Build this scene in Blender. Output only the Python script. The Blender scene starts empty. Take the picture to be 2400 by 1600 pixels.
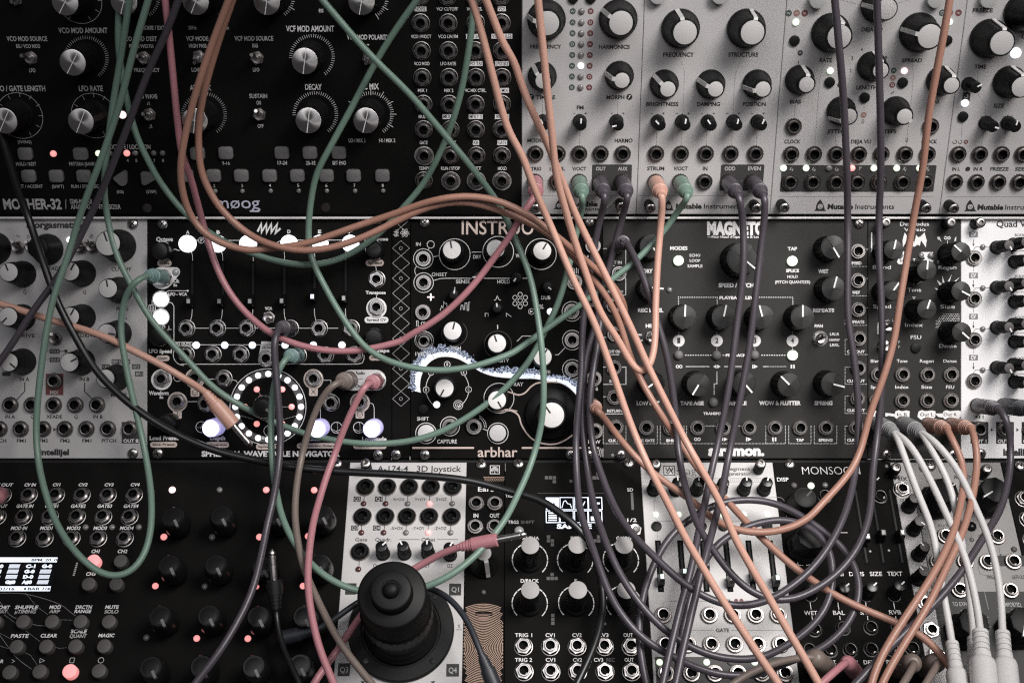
import bpy, math, random
from mathutils import Vector, Matrix, noise
random.seed(7)
S = bpy.context.scene
COL = S.collection
R = math.radians
MM = 0.001

# ------------------------------------------------------------------ camera, world, lamps, exposure
DIST = 640.0                       # mm from the lens to the middle row of panels
KPX = 0.2287 / DIST                # tangent per pixel of the 2400 x 1600 photograph
cam_d = bpy.data.cameras.new('camera')
cam = bpy.data.objects.new('camera', cam_d)
COL.objects.link(cam)
cam.location = (0, -DIST * MM, 0)
cam.rotation_euler = (R(90), 0, 0)
cam_d.sensor_width = 36.0
cam_d.lens = 36.0 / (2400 * KPX)
cam_d.clip_start = 0.01
cam_d.clip_end = 20.0
S.camera = cam

W = bpy.data.worlds.new('World')
S.world = W
W.use_nodes = True
W.node_tree.nodes['Background'].inputs[0].default_value = (0.95, 0.93, 1.0, 1)
W.node_tree.nodes['Background'].inputs[1].default_value = 0.05


def area(name, loc, target, size, power, col):
    l = bpy.data.lights.new(name, 'AREA')
    l.shape = 'DISK'
    l.size = size
    l.energy = power
    l.color = col
    o = bpy.data.objects.new(name, l)
    COL.objects.link(o)
    o.location = loc
    o.rotation_euler = (Vector(target) - Vector(loc)).to_track_quat('-Z', 'Y').to_euler()
    return o


lamp_d = bpy.data.lights.new('desk_lamp', 'SPOT')
lamp_d.energy = 39.0
lamp_d.color = (1.0, 0.972, 0.945)
lamp_d.shadow_soft_size = 0.19
lamp_d.spot_size = R(52)
lamp_d.spot_blend = 1.0
lamp = bpy.data.objects.new('desk_lamp', lamp_d)
COL.objects.link(lamp)
lamp.location = (0.35, -0.56, 0.33)
lamp.rotation_euler = (Vector((0.06, 0, -0.06)) - lamp.location).to_track_quat('-Z', 'Y').to_euler()
area('fill_light', (-0.05, -1.05, 0.42), (0.05, 0, 0), 0.9, 4.2, (0.95, 0.96, 1.0))  # added soft fill from the front, no real window behind it

S.view_settings.view_transform = 'Standard'
S.view_settings.look = 'None'
S.view_settings.exposure = 0.0
S.view_settings.gamma = 1.0
S.view_settings.use_curve_mapping = False
S.render.engine = 'CYCLES'
S.cycles.max_bounces = 6
S.cycles.use_denoising = False
S.cycles.filter_width = 1.25
S.cycles.sample_clamp_indirect = 3.0


# ------------------------------------------------------------------ materials
MATS = {}


def mat(name, col, rough=0.5, metal=0.0, grain=0.0, gscale=2200.0, bump=0.0, emit=None, estr=0.0, coat=0.0,
        trans=0.0, aniso=0.0, spec=0.5, wear=0.0):
    m = bpy.data.materials.new(name)
    m.use_nodes = True
    nt = m.node_tree
    p = nt.nodes['Principled BSDF']
    p.inputs['Base Color'].default_value = (*col, 1)
    p.inputs['Roughness'].default_value = rough
    p.inputs['Metallic'].default_value = metal
    p.inputs['Coat Weight'].default_value = coat
    p.inputs['Specular IOR Level'].default_value = spec
    p.inputs['Transmission Weight'].default_value = trans
    if emit:
        p.inputs['Emission Color'].default_value = (*emit, 1)
        p.inputs['Emission Strength'].default_value = estr
    if aniso:
        p.inputs['Anisotropic'].default_value = aniso
        t = nt.nodes.new('ShaderNodeTangent')
        t.direction_type = 'RADIAL'
        t.axis = 'Z'
        nt.links.new(t.outputs[0], p.inputs['Tangent'])
    if grain or bump or wear:
        tc = nt.nodes.new('ShaderNodeTexCoord')
        n = nt.nodes.new('ShaderNodeTexNoise')
        n.inputs['Scale'].default_value = gscale
        n.inputs['Detail'].default_value = 2.0
        nt.links.new(tc.outputs['Object'], n.inputs['Vector'])
        if grain or wear:
            mr = nt.nodes.new('ShaderNodeMapRange')
            mr.inputs[1].default_value = 0.25
            mr.inputs[2].default_value = 0.75
            mr.inputs[3].default_value = 1 - grain
            mr.inputs[4].default_value = 1 + grain
            nt.links.new(n.outputs[0], mr.inputs[0])
            fac = mr.outputs[0]
            if wear:
                n2 = nt.nodes.new('ShaderNodeTexNoise')
                n2.inputs['Scale'].default_value = 45.0
                n2.inputs['Detail'].default_value = 5.0
                nt.links.new(tc.outputs['Object'], n2.inputs['Vector'])
                m2 = nt.nodes.new('ShaderNodeMapRange')
                m2.inputs[1].default_value = 0.3
                m2.inputs[2].default_value = 0.7
                m2.inputs[3].default_value = 1 - wear
                m2.inputs[4].default_value = 1 + wear
                nt.links.new(n2.outputs[0], m2.inputs[0])
                mu = nt.nodes.new('ShaderNodeMath')
                mu.operation = 'MULTIPLY'
                nt.links.new(fac, mu.inputs[0])
                nt.links.new(m2.outputs[0], mu.inputs[1])
                fac = mu.outputs[0]
                ra = nt.nodes.new('ShaderNodeMapRange')
                ra.inputs[3].default_value = max(0.05, rough - 0.12)
                ra.inputs[4].default_value = min(1.0, rough + 0.12)
                nt.links.new(n2.outputs[0], ra.inputs[0])
                nt.links.new(ra.outputs[0], p.inputs['Roughness'])
            mx = nt.nodes.new('ShaderNodeVectorMath')
            mx.operation = 'SCALE'
            mx.inputs[0].default_value = col
            nt.links.new(fac, mx.inputs['Scale'])
            nt.links.new(mx.outputs[0], p.inputs['Base Color'])
        if bump:
            b = nt.nodes.new('ShaderNodeBump')
            b.inputs['Strength'].default_value = bump
            b.inputs['Distance'].default_value = 0.0002
            nt.links.new(n.outputs[0], b.inputs['Height'])
            nt.links.new(b.outputs[0], p.inputs['Normal'])
    MATS[name] = m
    return m


mat('panel_black', (0.0052, 0.0048, 0.0045), 0.72, grain=0.35, bump=0.25, wear=0.25, spec=0.07)
mat('panel_charcoal', (0.021, 0.0198, 0.0185), 0.62, grain=0.3, bump=0.3, wear=0.15, spec=0.25)
mat('panel_grey', (0.42, 0.405, 0.402), 0.42, grain=0.16, bump=0.25, wear=0.05)
mat('panel_silver', (0.47, 0.455, 0.45), 0.42, grain=0.16, bump=0.25, wear=0.05)
mat('panel_white', (0.8, 0.785, 0.79), 0.45, grain=0.08, bump=0.15, wear=0.03)
mat('panel_dull', (0.2, 0.192, 0.188), 0.45, grain=0.16, bump=0.25, wear=0.08)
mat('chrome', (0.52, 0.495, 0.48), 0.28, 1.0, wear=0.15)
mat('nickel', (0.45, 0.425, 0.41), 0.4, 1.0, wear=0.2)
mat('dark_nickel', (0.23, 0.21, 0.2), 0.3, 1.0, wear=0.15)
mat('brushed', (0.66, 0.63, 0.61), 0.34, 1.0, aniso=0.85)
mat('rail_metal', (0.62, 0.6, 0.59), 0.4, 0.0, grain=0.05)
mat('rail_black', (0.006, 0.006, 0.006), 0.6, grain=0.2)
mat('hole', (0.0025, 0.0025, 0.0025), 0.7, spec=0.08)
mat('rubber_black', (0.0062, 0.006, 0.006), 0.5, grain=0.3, bump=0.2, spec=0.2)
mat('gloss_black', (0.007, 0.007, 0.007), 0.26, wear=0.2, spec=0.3)
mat('cap_facet', (0.014, 0.0135, 0.013), 0.4, grain=0.2, spec=0.35)
mat('cap_grey', (0.43, 0.415, 0.41), 0.5, grain=0.12, bump=0.1)
mat('cap_white', (0.72, 0.7, 0.69), 0.5, grain=0.08)
mat('cap_tall', (0.3, 0.285, 0.28), 0.55, grain=0.15)
mat('pointer_pale', (0.5, 0.49, 0.48), 0.5)
mat('pointer_white', (0.8, 0.79, 0.78), 0.5)
mat('pointer_black', (0.01, 0.01, 0.01), 0.5)
mat('button_grey', (0.13, 0.125, 0.124), 0.6, grain=0.25, bump=0.2)
mat('button_dark', (0.075, 0.068, 0.066), 0.55, grain=0.25)
mat('button_pale', (0.55, 0.54, 0.54), 0.5, grain=0.12)
mat('clear_grey', (0.38, 0.38, 0.37), 0.12, coat=0.6)
mat('ink_white', (0.74, 0.725, 0.72), 0.6, grain=0.2)
mat('ink_pale', (0.4, 0.39, 0.385), 0.6, grain=0.3)
mat('ink_dim', (0.085, 0.08, 0.08), 0.6)
mat('ink_dark', (0.016, 0.015, 0.015), 0.6)
mat('ink_box', (0.032, 0.03, 0.03), 0.55, grain=0.25, bump=0.2)
mat('ink_mid', (0.2, 0.19, 0.19), 0.6, grain=0.2)
mat('ink_beige', (0.56, 0.47, 0.42), 0.6, grain=0.15)
mat('ink_rose', (0.62, 0.5, 0.45), 0.45, grain=0.1)
mat('ink_copper', (0.36, 0.245, 0.185), 0.42, 0.3, grain=0.2)
mat('ink_green', (0.045, 0.065, 0.06), 0.6)
mat('ink_red', (0.13, 0.035, 0.035), 0.6)
mat('ink_brown', (0.22, 0.12, 0.1), 0.6)
mat('ink_lilac', (0.5, 0.5, 0.6), 0.5, grain=0.2)
mat('led_off', (0.17, 0.165, 0.16), 0.2, coat=0.5)
mat('led_dark', (0.07, 0.02, 0.018), 0.2, coat=0.5)
mat('led_white', (0.9, 0.9, 0.9), 0.3, emit=(0.93, 0.95, 1.0), estr=1.7)
mat('led_blue', (0.8, 0.85, 0.9), 0.3, emit=(0.75, 0.85, 1.0), estr=1.5)
mat('led_green', (0.8, 0.9, 0.8), 0.3, emit=(0.84, 1.0, 0.74), estr=0.95)
mat('led_mint', (0.8, 0.9, 0.85), 0.3, emit=(0.66, 1.0, 0.82), estr=1.1)
mat('led_red', (0.8, 0.4, 0.4), 0.3, emit=(1.0, 0.36, 0.34), estr=0.9)
mat('led_hot', (0.9, 0.6, 0.6), 0.3, emit=(1.0, 0.74, 0.72), estr=1.3)
mat('button_lit', (0.8, 0.4, 0.4), 0.45, emit=(1.0, 0.3, 0.3), estr=0.62)
mat('knob_lit', (0.7, 0.68, 0.9), 0.25, emit=(0.52, 0.49, 1.0), estr=0.55, coat=0.5)
mat('knob_lit_top', (0.9, 0.9, 0.95), 0.3, emit=(0.9, 0.88, 1.0), estr=1.25)
mat('glow', (0.75, 0.8, 0.9), 0.4, emit=(0.74, 0.82, 1.0), estr=1.0)
mat('glow_speck', (0.02, 0.02, 0.025), 0.5, emit=(0.66, 0.76, 1.0), estr=0.8)
def speckle(name, lo, hi, a, b):
    nt = MATS[name].node_tree
    tc = nt.nodes.new('ShaderNodeTexCoord')
    n = nt.nodes.new('ShaderNodeTexNoise')
    n.inputs['Scale'].default_value = 1300
    n.inputs['Detail'].default_value = 3
    mr = nt.nodes.new('ShaderNodeMapRange')
    for i, v in enumerate((lo, hi, a, b)):
        mr.inputs[i + 1].default_value = v
    nt.links.new(tc.outputs['Object'], n.inputs['Vector'])
    nt.links.new(n.outputs[0], mr.inputs[0])
    nt.links.new(mr.outputs[0], nt.nodes['Principled BSDF'].inputs['Emission Strength'])


speckle('glow', 0.3, 0.55, 0.72, 0.95)
speckle('glow_speck', 0.42, 0.6, 0.0, 0.75)
mat('glow_dim', (0.3, 0.34, 0.45), 0.4, emit=(0.4, 0.5, 0.95), estr=0.6)
mat('screen_glass', (0.004, 0.004, 0.005), 0.12, coat=0.6)
mat('screen_lit', (0.8, 0.85, 0.95), 0.3, emit=(0.83, 0.9, 1.0), estr=0.85)
mat('cord_green', (0.138, 0.212, 0.17), 0.4, grain=0.16, bump=0.25)
mat('cord_teal', (0.15, 0.24, 0.225), 0.4, grain=0.16, bump=0.25)
mat('cord_salmon', (0.5, 0.285, 0.222), 0.4, grain=0.14, bump=0.25)
mat('cord_copper', (0.33, 0.172, 0.128), 0.4, grain=0.14, bump=0.25)
mat('cord_pink', (0.38, 0.165, 0.185), 0.4, grain=0.14, bump=0.25)
mat('cord_purple', (0.055, 0.047, 0.057), 0.36, grain=0.18, bump=0.25)
mat('cord_black', (0.0075, 0.0075, 0.0085), 0.35, grain=0.2)
mat('cord_slate', (0.022, 0.024, 0.03), 0.45, grain=0.2)
mat('cord_white', (0.52, 0.505, 0.5), 0.42, grain=0.1, bump=0.2)
mat('cord_taupe', (0.16, 0.125, 0.108), 0.42, grain=0.16, bump=0.2)
mat('plug_grey', (0.2, 0.195, 0.2), 0.5, grain=0.15, bump=0.2)


# ------------------------------------------------------------------ mesh builder
class MB:
    def __init__(s):
        s.v, s.f, s.m, s.mats = [], [], [], []

    def mi(s, name):
        if name not in s.mats:
            s.mats.append(name)
        return s.mats.index(name)

    def add(s, vs, fs, m):
        b, k = len(s.v), s.mi(m)
        s.v += [tuple(x) for x in vs]
        s.f += [tuple(b + i for i in f) for f in fs]
        s.m += [k] * len(fs)

    def lathe(s, prof, m, seg=28, ctr=(0, 0), M=None, flute=None, cap=True, cap0=False):
        vs, fs = [], []
        for j, (r, h) in enumerate(prof):
            for i in range(seg):
                a = 2 * math.pi * i / seg
                rr = r
                if flute and flute[1] <= j <= flute[2] and i % flute[3] < flute[4]:
                    rr = r - flute[0]
                p = Vector((ctr[0] + rr * math.cos(a), ctr[1] + rr * math.sin(a), h))
                vs.append(M @ p if M else p)
        n = len(prof)
        for j in range(n - 1):
            for i in range(seg):
                k = (i + 1) % seg
                fs.append((j * seg + i, j * seg + k, (j + 1) * seg + k, (j + 1) * seg + i))
        if cap:
            fs.append(tuple((n - 1) * seg + i for i in range(seg)))
        if cap0:
            fs.append(tuple(i for i in reversed(range(seg))))
        s.add(vs, fs, m)

    def prism(s, pts, h0, h1, m):
        n = len(pts)
        vs = [(x, y, h0) for x, y in pts] + [(x, y, h1) for x, y in pts]
        fs = [tuple(range(n, 2 * n))] + [(i, (i + 1) % n, n + (i + 1) % n, n + i) for i in range(n)]
        s.add(vs, fs, m)

    def box(s, x0, y0, z0, x1, y1, z1, m):
        vs = [(x, y, z) for z in (z0, z1) for y in (y0, y1) for x in (x0, x1)]
        s.add(vs, [(0, 2, 3, 1), (4, 5, 7, 6), (0, 1, 5, 4), (2, 6, 7, 3), (0, 4, 6, 2), (1, 3, 7, 5)], m)

    def flat(s, pts, h, m):
        s.add([(x, y, h) for x, y in pts], [tuple(range(len(pts)))], m)

    def ribbon(s, pts, w, h, m, closed=False):
        n = len(pts)
        if n < 2:
            return
        vs = []
        for i in range(n):
            a = pts[i - 1] if (i or closed) else pts[i]
            b = pts[(i + 1) % n] if (i < n - 1 or closed) else pts[i]
            p = pts[i]
            d1 = Vector((p[0] - a[0], p[1] - a[1]))
            d2 = Vector((b[0] - p[0], b[1] - p[1]))
            d1 = d1.normalized() if d1.length > 1e-9 else d2.normalized()
            d2 = d2.normalized() if d2.length > 1e-9 else d1
            t = d1 + d2
            t = t.normalized() if t.length > 1e-6 else d1
            nn = Vector((-t.y, t.x))
            c = max(0.4, abs(nn.dot(Vector((-d1.y, d1.x)))))
            o = nn * (w / 2 / c)
            vs += [(p[0] + o.x, p[1] + o.y, h), (p[0] - o.x, p[1] - o.y, h)]
        fs = [(2 * i + 1, 2 * i + 3, 2 * i + 2, 2 * i) for i in range(n - 1)]
        if closed:
            k = n - 1
            fs.append((2 * k + 1, 1, 0, 2 * k))
        s.add(vs, fs, m)

    def tube(s, pts, r, m, seg=12, caps=True):
        n = len(pts)
        P = [Vector(p) for p in pts]
        t0 = (P[1] - P[0]).normalized()
        up = Vector((0, 0, 1)) if abs(t0.z) < 0.9 else Vector((1, 0, 0))
        nrm = t0.cross(up).normalized()
        vs, fs = [], []
        for i in range(n):
            t = (P[min(i + 1, n - 1)] - P[max(i - 1, 0)]).normalized()
            nrm = (nrm - t * nrm.dot(t)).normalized()
            b = t.cross(nrm)
            rr = r[i] if isinstance(r, (list, tuple)) else r
            for k in range(seg):
                a = 2 * math.pi * k / seg
                vs.append(P[i] + (nrm * math.cos(a) + b * math.sin(a)) * rr)
        for i in range(n - 1):
            for k in range(seg):
                q = (k + 1) % seg
                fs.append((i * seg + k, i * seg + q, (i + 1) * seg + q, (i + 1) * seg + k))
        if caps:
            fs.append(tuple(reversed(range(seg))))
            fs.append(tuple((n - 1) * seg + k for k in range(seg)))
        s.add(vs, fs, m)

    def mesh(s, name, smooth=40, scale=MM):
        me = bpy.data.meshes.new(name)
        me.from_pydata([(x * scale, y * scale, z * scale) for x, y, z in s.v], [], s.f)
        for m in s.mats:
            me.materials.append(MATS[m])
        me.polygons.foreach_set('material_index', s.m)
        if smooth:
            me.polygons.foreach_set('use_smooth', [True] * len(me.polygons))
            me.set_sharp_from_angle(angle=R(smooth))
        me.update()
        return me


def link(name, me, parent=None, loc=(0, 0, 0), rotz=0.0):
    o = bpy.data.objects.new(name, me)
    COL.objects.link(o)
    if parent is not None:
        o.parent = parent
    o.location = (loc[0] * MM, loc[1] * MM, loc[2] * MM)
    if rotz:
        o.rotation_euler = (0, 0, rotz)
    return o


def tag(o, label, cat, group=None, kind=None):
    if label:
        o['label'] = label
    if cat:
        o['category'] = cat
    if group:
        o['group'] = group
    if kind:
        o['kind'] = kind
    return o


# ------------------------------------------------------------------ the three rows of the rack
CAM = Vector((0, -DIST, 0))


def ray(px, py):
    return Vector(((px - 1200) * KPX, 1.0, -(py - 800) * KPX))


class Row:
    def __init__(s, hinge_px, depth, tilt):
        s.o = CAM + ray(1200, hinge_px) * depth
        a = R(tilt)
        s.ux = Vector((1, 0, 0))
        s.uv = Vector((0, -math.sin(a), math.cos(a)))
        s.n = Vector((0, -math.cos(a), -math.sin(a)))
        s.M = Matrix(((s.ux.x, s.uv.x, s.n.x), (s.ux.y, s.uv.y, s.n.y), (s.ux.z, s.uv.z, s.n.z))).to_4x4()

    def un(s, px, py, h=0.0):
        d = ray(px, py)
        t = (h + (s.o - CAM).dot(s.n)) / d.dot(s.n)
        p = CAM + d * t - s.o
        return p.dot(s.ux), p.dot(s.uv), t

    def world(s, u, v, h):
        return s.o + s.ux * u + s.uv * v + s.n * h


TOP = Row(502, 637.5, 21.0)
MID = Row(800, 640.0, 0.0)
BOT = Row(1083, 637.0, -31.0)

CROPS = {i: (600 * (i % 4), 400 * (i // 4), 3.92) for i in range(16)}
CROPS[16] = (2000, 1060, 5.8075)
CROPS[17] = (2000, 1330, 5.8075)
CROPS['S'] = (0, 0, 1.0)
cc = [0, 0, 3.92]


def c(k):
    cc[:] = CROPS[k]


def px(x, y):
    return cc[0] + x / cc[2], cc[1] + y / cc[2]


# ------------------------------------------------------------------ lettering
FC = bpy.data.curves.new('lettering_source', 'FONT')
FC.resolution_u = 3
FO = bpy.data.objects.new('lettering_source', FC)
COL.objects.link(FO)
GL = {}


def glyphs(text, bold):
    k = (text, bold)
    if k not in GL:
        FC.body = text
        FC.offset = bold
        dg = bpy.context.evaluated_depsgraph_get()
        dg.update()
        me = bpy.data.meshes.new_from_object(FO.evaluated_get(dg))
        vs = [tuple(v.co) for v in me.vertices]
        fs = [tuple(p.vertices) for p in me.polygons]
        bpy.data.meshes.remove(me)
        GL[k] = (vs, fs)
    return GL[k]


CAPH = 0.7


def cap_height():
    vs, _ = glyphs('H', 0.0)
    return max(v[1] for v in vs) - min(v[1] for v in vs)


CAPH = cap_height()


# ------------------------------------------------------------------ module context
class Ctx:
    pass


X = Ctx()
CACHE = {}


def module(name, label, row, x0, x1, pmat, ink, vr, cat='synth module', group=None):
    """x0, x1: panel edges in photo pixels where the panel meets the middle gap; vr: extent along the row."""
    X.row = row
    yh = {id(TOP): 502, id(MID): 800, id(BOT): 1083}[id(row)]
    u0, u1 = row.un(x0, yh)[0] + 0.12, row.un(x1, yh)[0] - 0.12
    X.u0, X.v0 = u0, vr[0]
    e = bpy.data.objects.new(name, None)
    COL.objects.link(e)
    p = row.world(u0, vr[0], 0) * MM
    e.matrix_world = Matrix.Translation(p) @ row.M
    e.empty_display_size = 0.01
    tag(e, label, cat, group or 'modules mounted in the rack')
    X.root = e
    w, h = u1 - u0, vr[1] - vr[0]
    b = MB()
    t, q = 2.0, 0.25
    b.prism([(0, 0), (w, 0), (w, h), (0, h)], -t, -q, pmat)
    b.add([(0, 0, -q), (w, 0, -q), (w, h, -q), (0, h, -q), (q, q, 0), (w - q, q, 0), (w - q, h - q, 0), (q, h - q, 0)],
          [(4, 5, 6, 7), (0, 1, 5, 4), (1, 2, 6, 5), (2, 3, 7, 6), (3, 0, 4, 7)], pmat)
    b.f = [f for i, f in enumerate(b.f) if i != 0]
    b.m = b.m[1:]
    X.plate = link('faceplate', b.mesh('faceplate', 0), e)
    X.art = MB()
    X.ink = ink
    X.w, X.h = w, h
    return e


def finish():
    if X.art.f:
        link('lettering', X.art.mesh('lettering', 0), X.plate)


def uv(x, y, h=0.0):
    a, b, _ = X.row.un(*px(x, y), h)
    return a - X.u0, b - X.v0


def mmpp(x, y):
    """millimetres on the panel for one crop pixel, across"""
    _, _, t = X.row.un(*px(x, y))
    return t * KPX / cc[2]


E1, E2, E3 = 0.05, 0.10, 0.15


def T(s, x0, x1, y0, y1, ink=None, bold=0.0, shear=0.0, h=E2):
    vs, fs = glyphs(s, round(bold + 0.012, 4))
    if not vs:
        return
    a0, a1 = min(v[0] for v in vs), max(v[0] for v in vs)
    ul, vb = uv(x0, y1)
    ur, _ = uv(x1, y1)
    _, vt = uv(x0, y0)
    sx, sy = (ur - ul) / max(1e-6, a1 - a0), (vt - vb) / CAPH
    X.art.add([(ul + (v[0] - a0) * sx + v[1] * sy * shear, vb + v[1] * sy, h) for v in vs], fs, ink or X.ink)


def Tb(s, x0, x1, y0, y1, box='ink_white', ink='ink_dark', pad=7, bold=0.0):
    Rc(x0 - pad, y0 - pad, x1 + pad, y1 + pad, box)
    T(s, x0, x1, y0, y1, ink, bold)


def Rc(x0, y0, x1, y1, ink=None, rad=0.0, h=E1):
    (a, b), (d, e) = uv(x0, y1), uv(x1, y0)
    if rad:
        r = min(rad * mmpp(x0, y0), (d - a) / 2 - 1e-3, (e - b) / 2 - 1e-3)
        pts = []
        for cx, cy, s0 in ((d - r, e - r, 0), (a + r, e - r, 90), (a + r, b + r, 180), (d - r, b + r, 270)):
            for k in range(6):
                an = R(s0 + k * 18)
                pts.append((cx + r * math.cos(an), cy + r * math.sin(an)))
    else:
        pts = [(a, b), (d, b), (d, e), (a, e)]
    X.art.flat(pts, h, ink or X.ink)
    return pts


def RcO(x0, y0, x1, y1, w, ink=None, rad=0.0, h=E1):
    n = len(X.art.f)
    nv = len(X.art.v)
    nm = len(X.art.m)
    pts = Rc(x0, y0, x1, y1, ink, rad, h)
    del X.art.f[n:], X.art.v[nv:], X.art.m[nm:]
    X.art.ribbon(pts, w * mmpp(x0, y0), h, ink or X.ink, True)


def Pg(pts, ink=None, h=E1):
    X.art.flat([uv(*p) for p in reversed(pts)], h, ink or X.ink)


def smooth2(pts, n=6):
    out = []
    for i in range(len(pts) - 1):
        p0, p1, p2, p3 = pts[max(i - 1, 0)], pts[i], pts[i + 1], pts[min(i + 2, len(pts) - 1)]
        for k in range(n):
            t = k / n
            out.append(tuple(0.5 * (2 * p1[j] + (p2[j] - p0[j]) * t + (2 * p0[j] - 5 * p1[j] + 4 * p2[j] - p3[j]) * t * t
                                    + (3 * p1[j] - p0[j] - 3 * p2[j] + p3[j]) * t ** 3) for j in range(len(p1))))
    out.append(pts[-1])
    return out


def Ln(pts, w=6, ink=None, curve=False, h=E1):
    if curve:
        pts = smooth2(pts)
    X.art.ribbon([uv(*p) for p in pts], w * mmpp(*pts[0]), h, ink or X.ink)


def Dt(pts, w=5, dash=5, gap=8, ink=None, curve=False, h=E1):
    if curve:
        pts = smooth2(pts)
    P = [Vector(uv(*p)) for p in pts]
    s = mmpp(*pts[0])
    d, g, w = dash * s, gap * s, w * s
    pos, acc, nxt = 0.0, [], 0.0
    for a, b in zip(P, P[1:]):
        L = (b - a).length
        if L < 1e-9:
            continue
        t = (b - a) / L
        while nxt < pos + L:
            q = a + t * (nxt - pos)
            X.art.ribbon([q, q + t * d], w, h, ink or X.ink)
            nxt += d + g
        pos += L


def Ri(x, y, r, w=6, ink=None, a0=0, a1=360, h=E1):
    u, v = uv(x, y)
    s = mmpp(x, y)
    full = a1 - a0 >= 360
    n = max(10, int((a1 - a0) / 9))
    pts = []
    for i in range(n if full else n + 1):
        a = R(90 - (a0 + (a1 - a0) * i / n))
        pts.append((u + r * s * math.cos(a), v + r * s * math.sin(a)))
    X.art.ribbon(pts, w * s, h, ink or X.ink, full)


def Di(x, y, r, ink=None, h=E1, seg=24):
    u, v = uv(x, y)
    s = r * mmpp(x, y)
    X.art.flat([(u + s * math.cos(2 * math.pi * i / seg), v + s * math.sin(2 * math.pi * i / seg)) for i in range(seg)], h, ink or X.ink)


def icon(x, y, r, ink, glyph='ink_pale', k=0):
    """a round printed icon: coloured disc with a small pale sign in it"""
    Di(x, y, r, ink)
    q = r * 0.5
    k = k % 5
    if k == 0:
        Ln([(x - q, y + q * .4), (x - q * .4, y - q * .5), (x + q * .3, y + q * .5), (x + q, y - q * .4)], 5, glyph, h=E2)
    elif k == 1:
        Ln([(x - q, y + q * .6), (x, y - q * .7), (x + q, y + q * .6)], 5, glyph, h=E2)
    elif k == 2:
        for d in (-.6, 0, .6):
            Ln([(x + d * q, y - q * .8), (x + d * q, y + q * .8)], 4, glyph, h=E2)
    elif k == 3:
        Ri(x, y, q * .8, 5, glyph, h=E2)
    else:
        Ln([(x - q, y), (x + q, y)], 5, glyph, h=E2)
        Ln([(x, y - q), (x, y + q)], 5, glyph, h=E2)


# ------------------------------------------------------------------ parts on a panel
def cached(key, fn):
    if key not in CACHE:
        CACHE[key] = fn()
    return CACHE[key]


# kind: base radius, shoulder radius, height, cap radius, body, cap, pointer material, style
KN = {
    'midtrim': (3.3, 2.75, 12.5, 2.5, 'rubber_black', 'button_dark', 'pointer_white', 'tick'),
    'dial': (8.0, 6.7, 18.6, 6.4, 'rubber_black', 'brushed', 'pointer_white', 'line'),
    'large': (9.7, 6.7, 18.0, 5.75, 'rubber_black', 'cap_grey', 'pointer_pale', 'fin'),
    'medium': (8.2, 5.6, 17.0, 4.9, 'rubber_black', 'cap_grey', 'pointer_pale', 'fin'),
    'small': (7.4, 4.6, 16.6, 3.75, 'rubber_black', 'cap_grey', 'pointer_pale', 'fin'),
    'trim': (3.3, 3.0, 11.0, 2.7, 'rubber_black', 'gloss_black', 'pointer_white', 'tick'),
    'longtrim': (3.3, 2.75, 16.5, 2.5, 'rubber_black', 'button_dark', 'pointer_white', 'tick'),
    'disc': (7.1, 5.1, 18.5, 4.65, 'rubber_black', 'cap_grey', 'pointer_black', 'mark'),
    'discbig': (9.0, 6.7, 18.5, 6.2, 'rubber_black', 'cap_grey', 'pointer_black', 'mark'),
    'discdark': (8.4, 5.6, 14.0, 5.0, 'rubber_black', 'rubber_black', 'pointer_black', 'mark'),
    'pearl': (6.3, 5.1, 15.5, 4.65, 'rubber_black', 'cap_white', 'pointer_black', 'mark'),
    'pearlbig': (13.6, 7.2, 15.0, 6.5, 'rubber_black', 'cap_white', 'pointer_black', 'mark'),
    'mini': (2.9, 2.5, 8.0, 2.2, 'rubber_black', 'rubber_black', 'pointer_white', 'tick'),
    'facet': (7.0, 6.35, 14.5, 6.2, 'rubber_black', 'cap_facet', 'pointer_white', 'bar'),
    'facetbig': (9.4, 8.5, 15.5, 8.3, 'rubber_black', 'cap_facet', 'pointer_white', 'bar'),
    'facetlong': (5.9, 5.2, 18.5, 5.0, 'rubber_black', 'cap_facet', 'pointer_white', 'bar'),
    'tall': (6.2, 4.6, 22.0, 4.45, 'rubber_black', 'cap_tall', None, None),
    'dome': (5.0, 4.6, 11.0, 4.0, 'gloss_black', 'gloss_black', None, None),
    'mushroom': (6.6, 5.6, 19.0, 4.8, 'gloss_black', 'gloss_black', 'button_grey', 'slot'),
    'lamp': (4.9, 4.5, 13.0, 4.3, 'knob_lit', 'knob_lit_top', None, None),
    'chicken': (9.5, 7.6, 17.0, 6.6, 'rubber_black', 'rubber_black', 'pointer_white', 'tick'),
}


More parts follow.
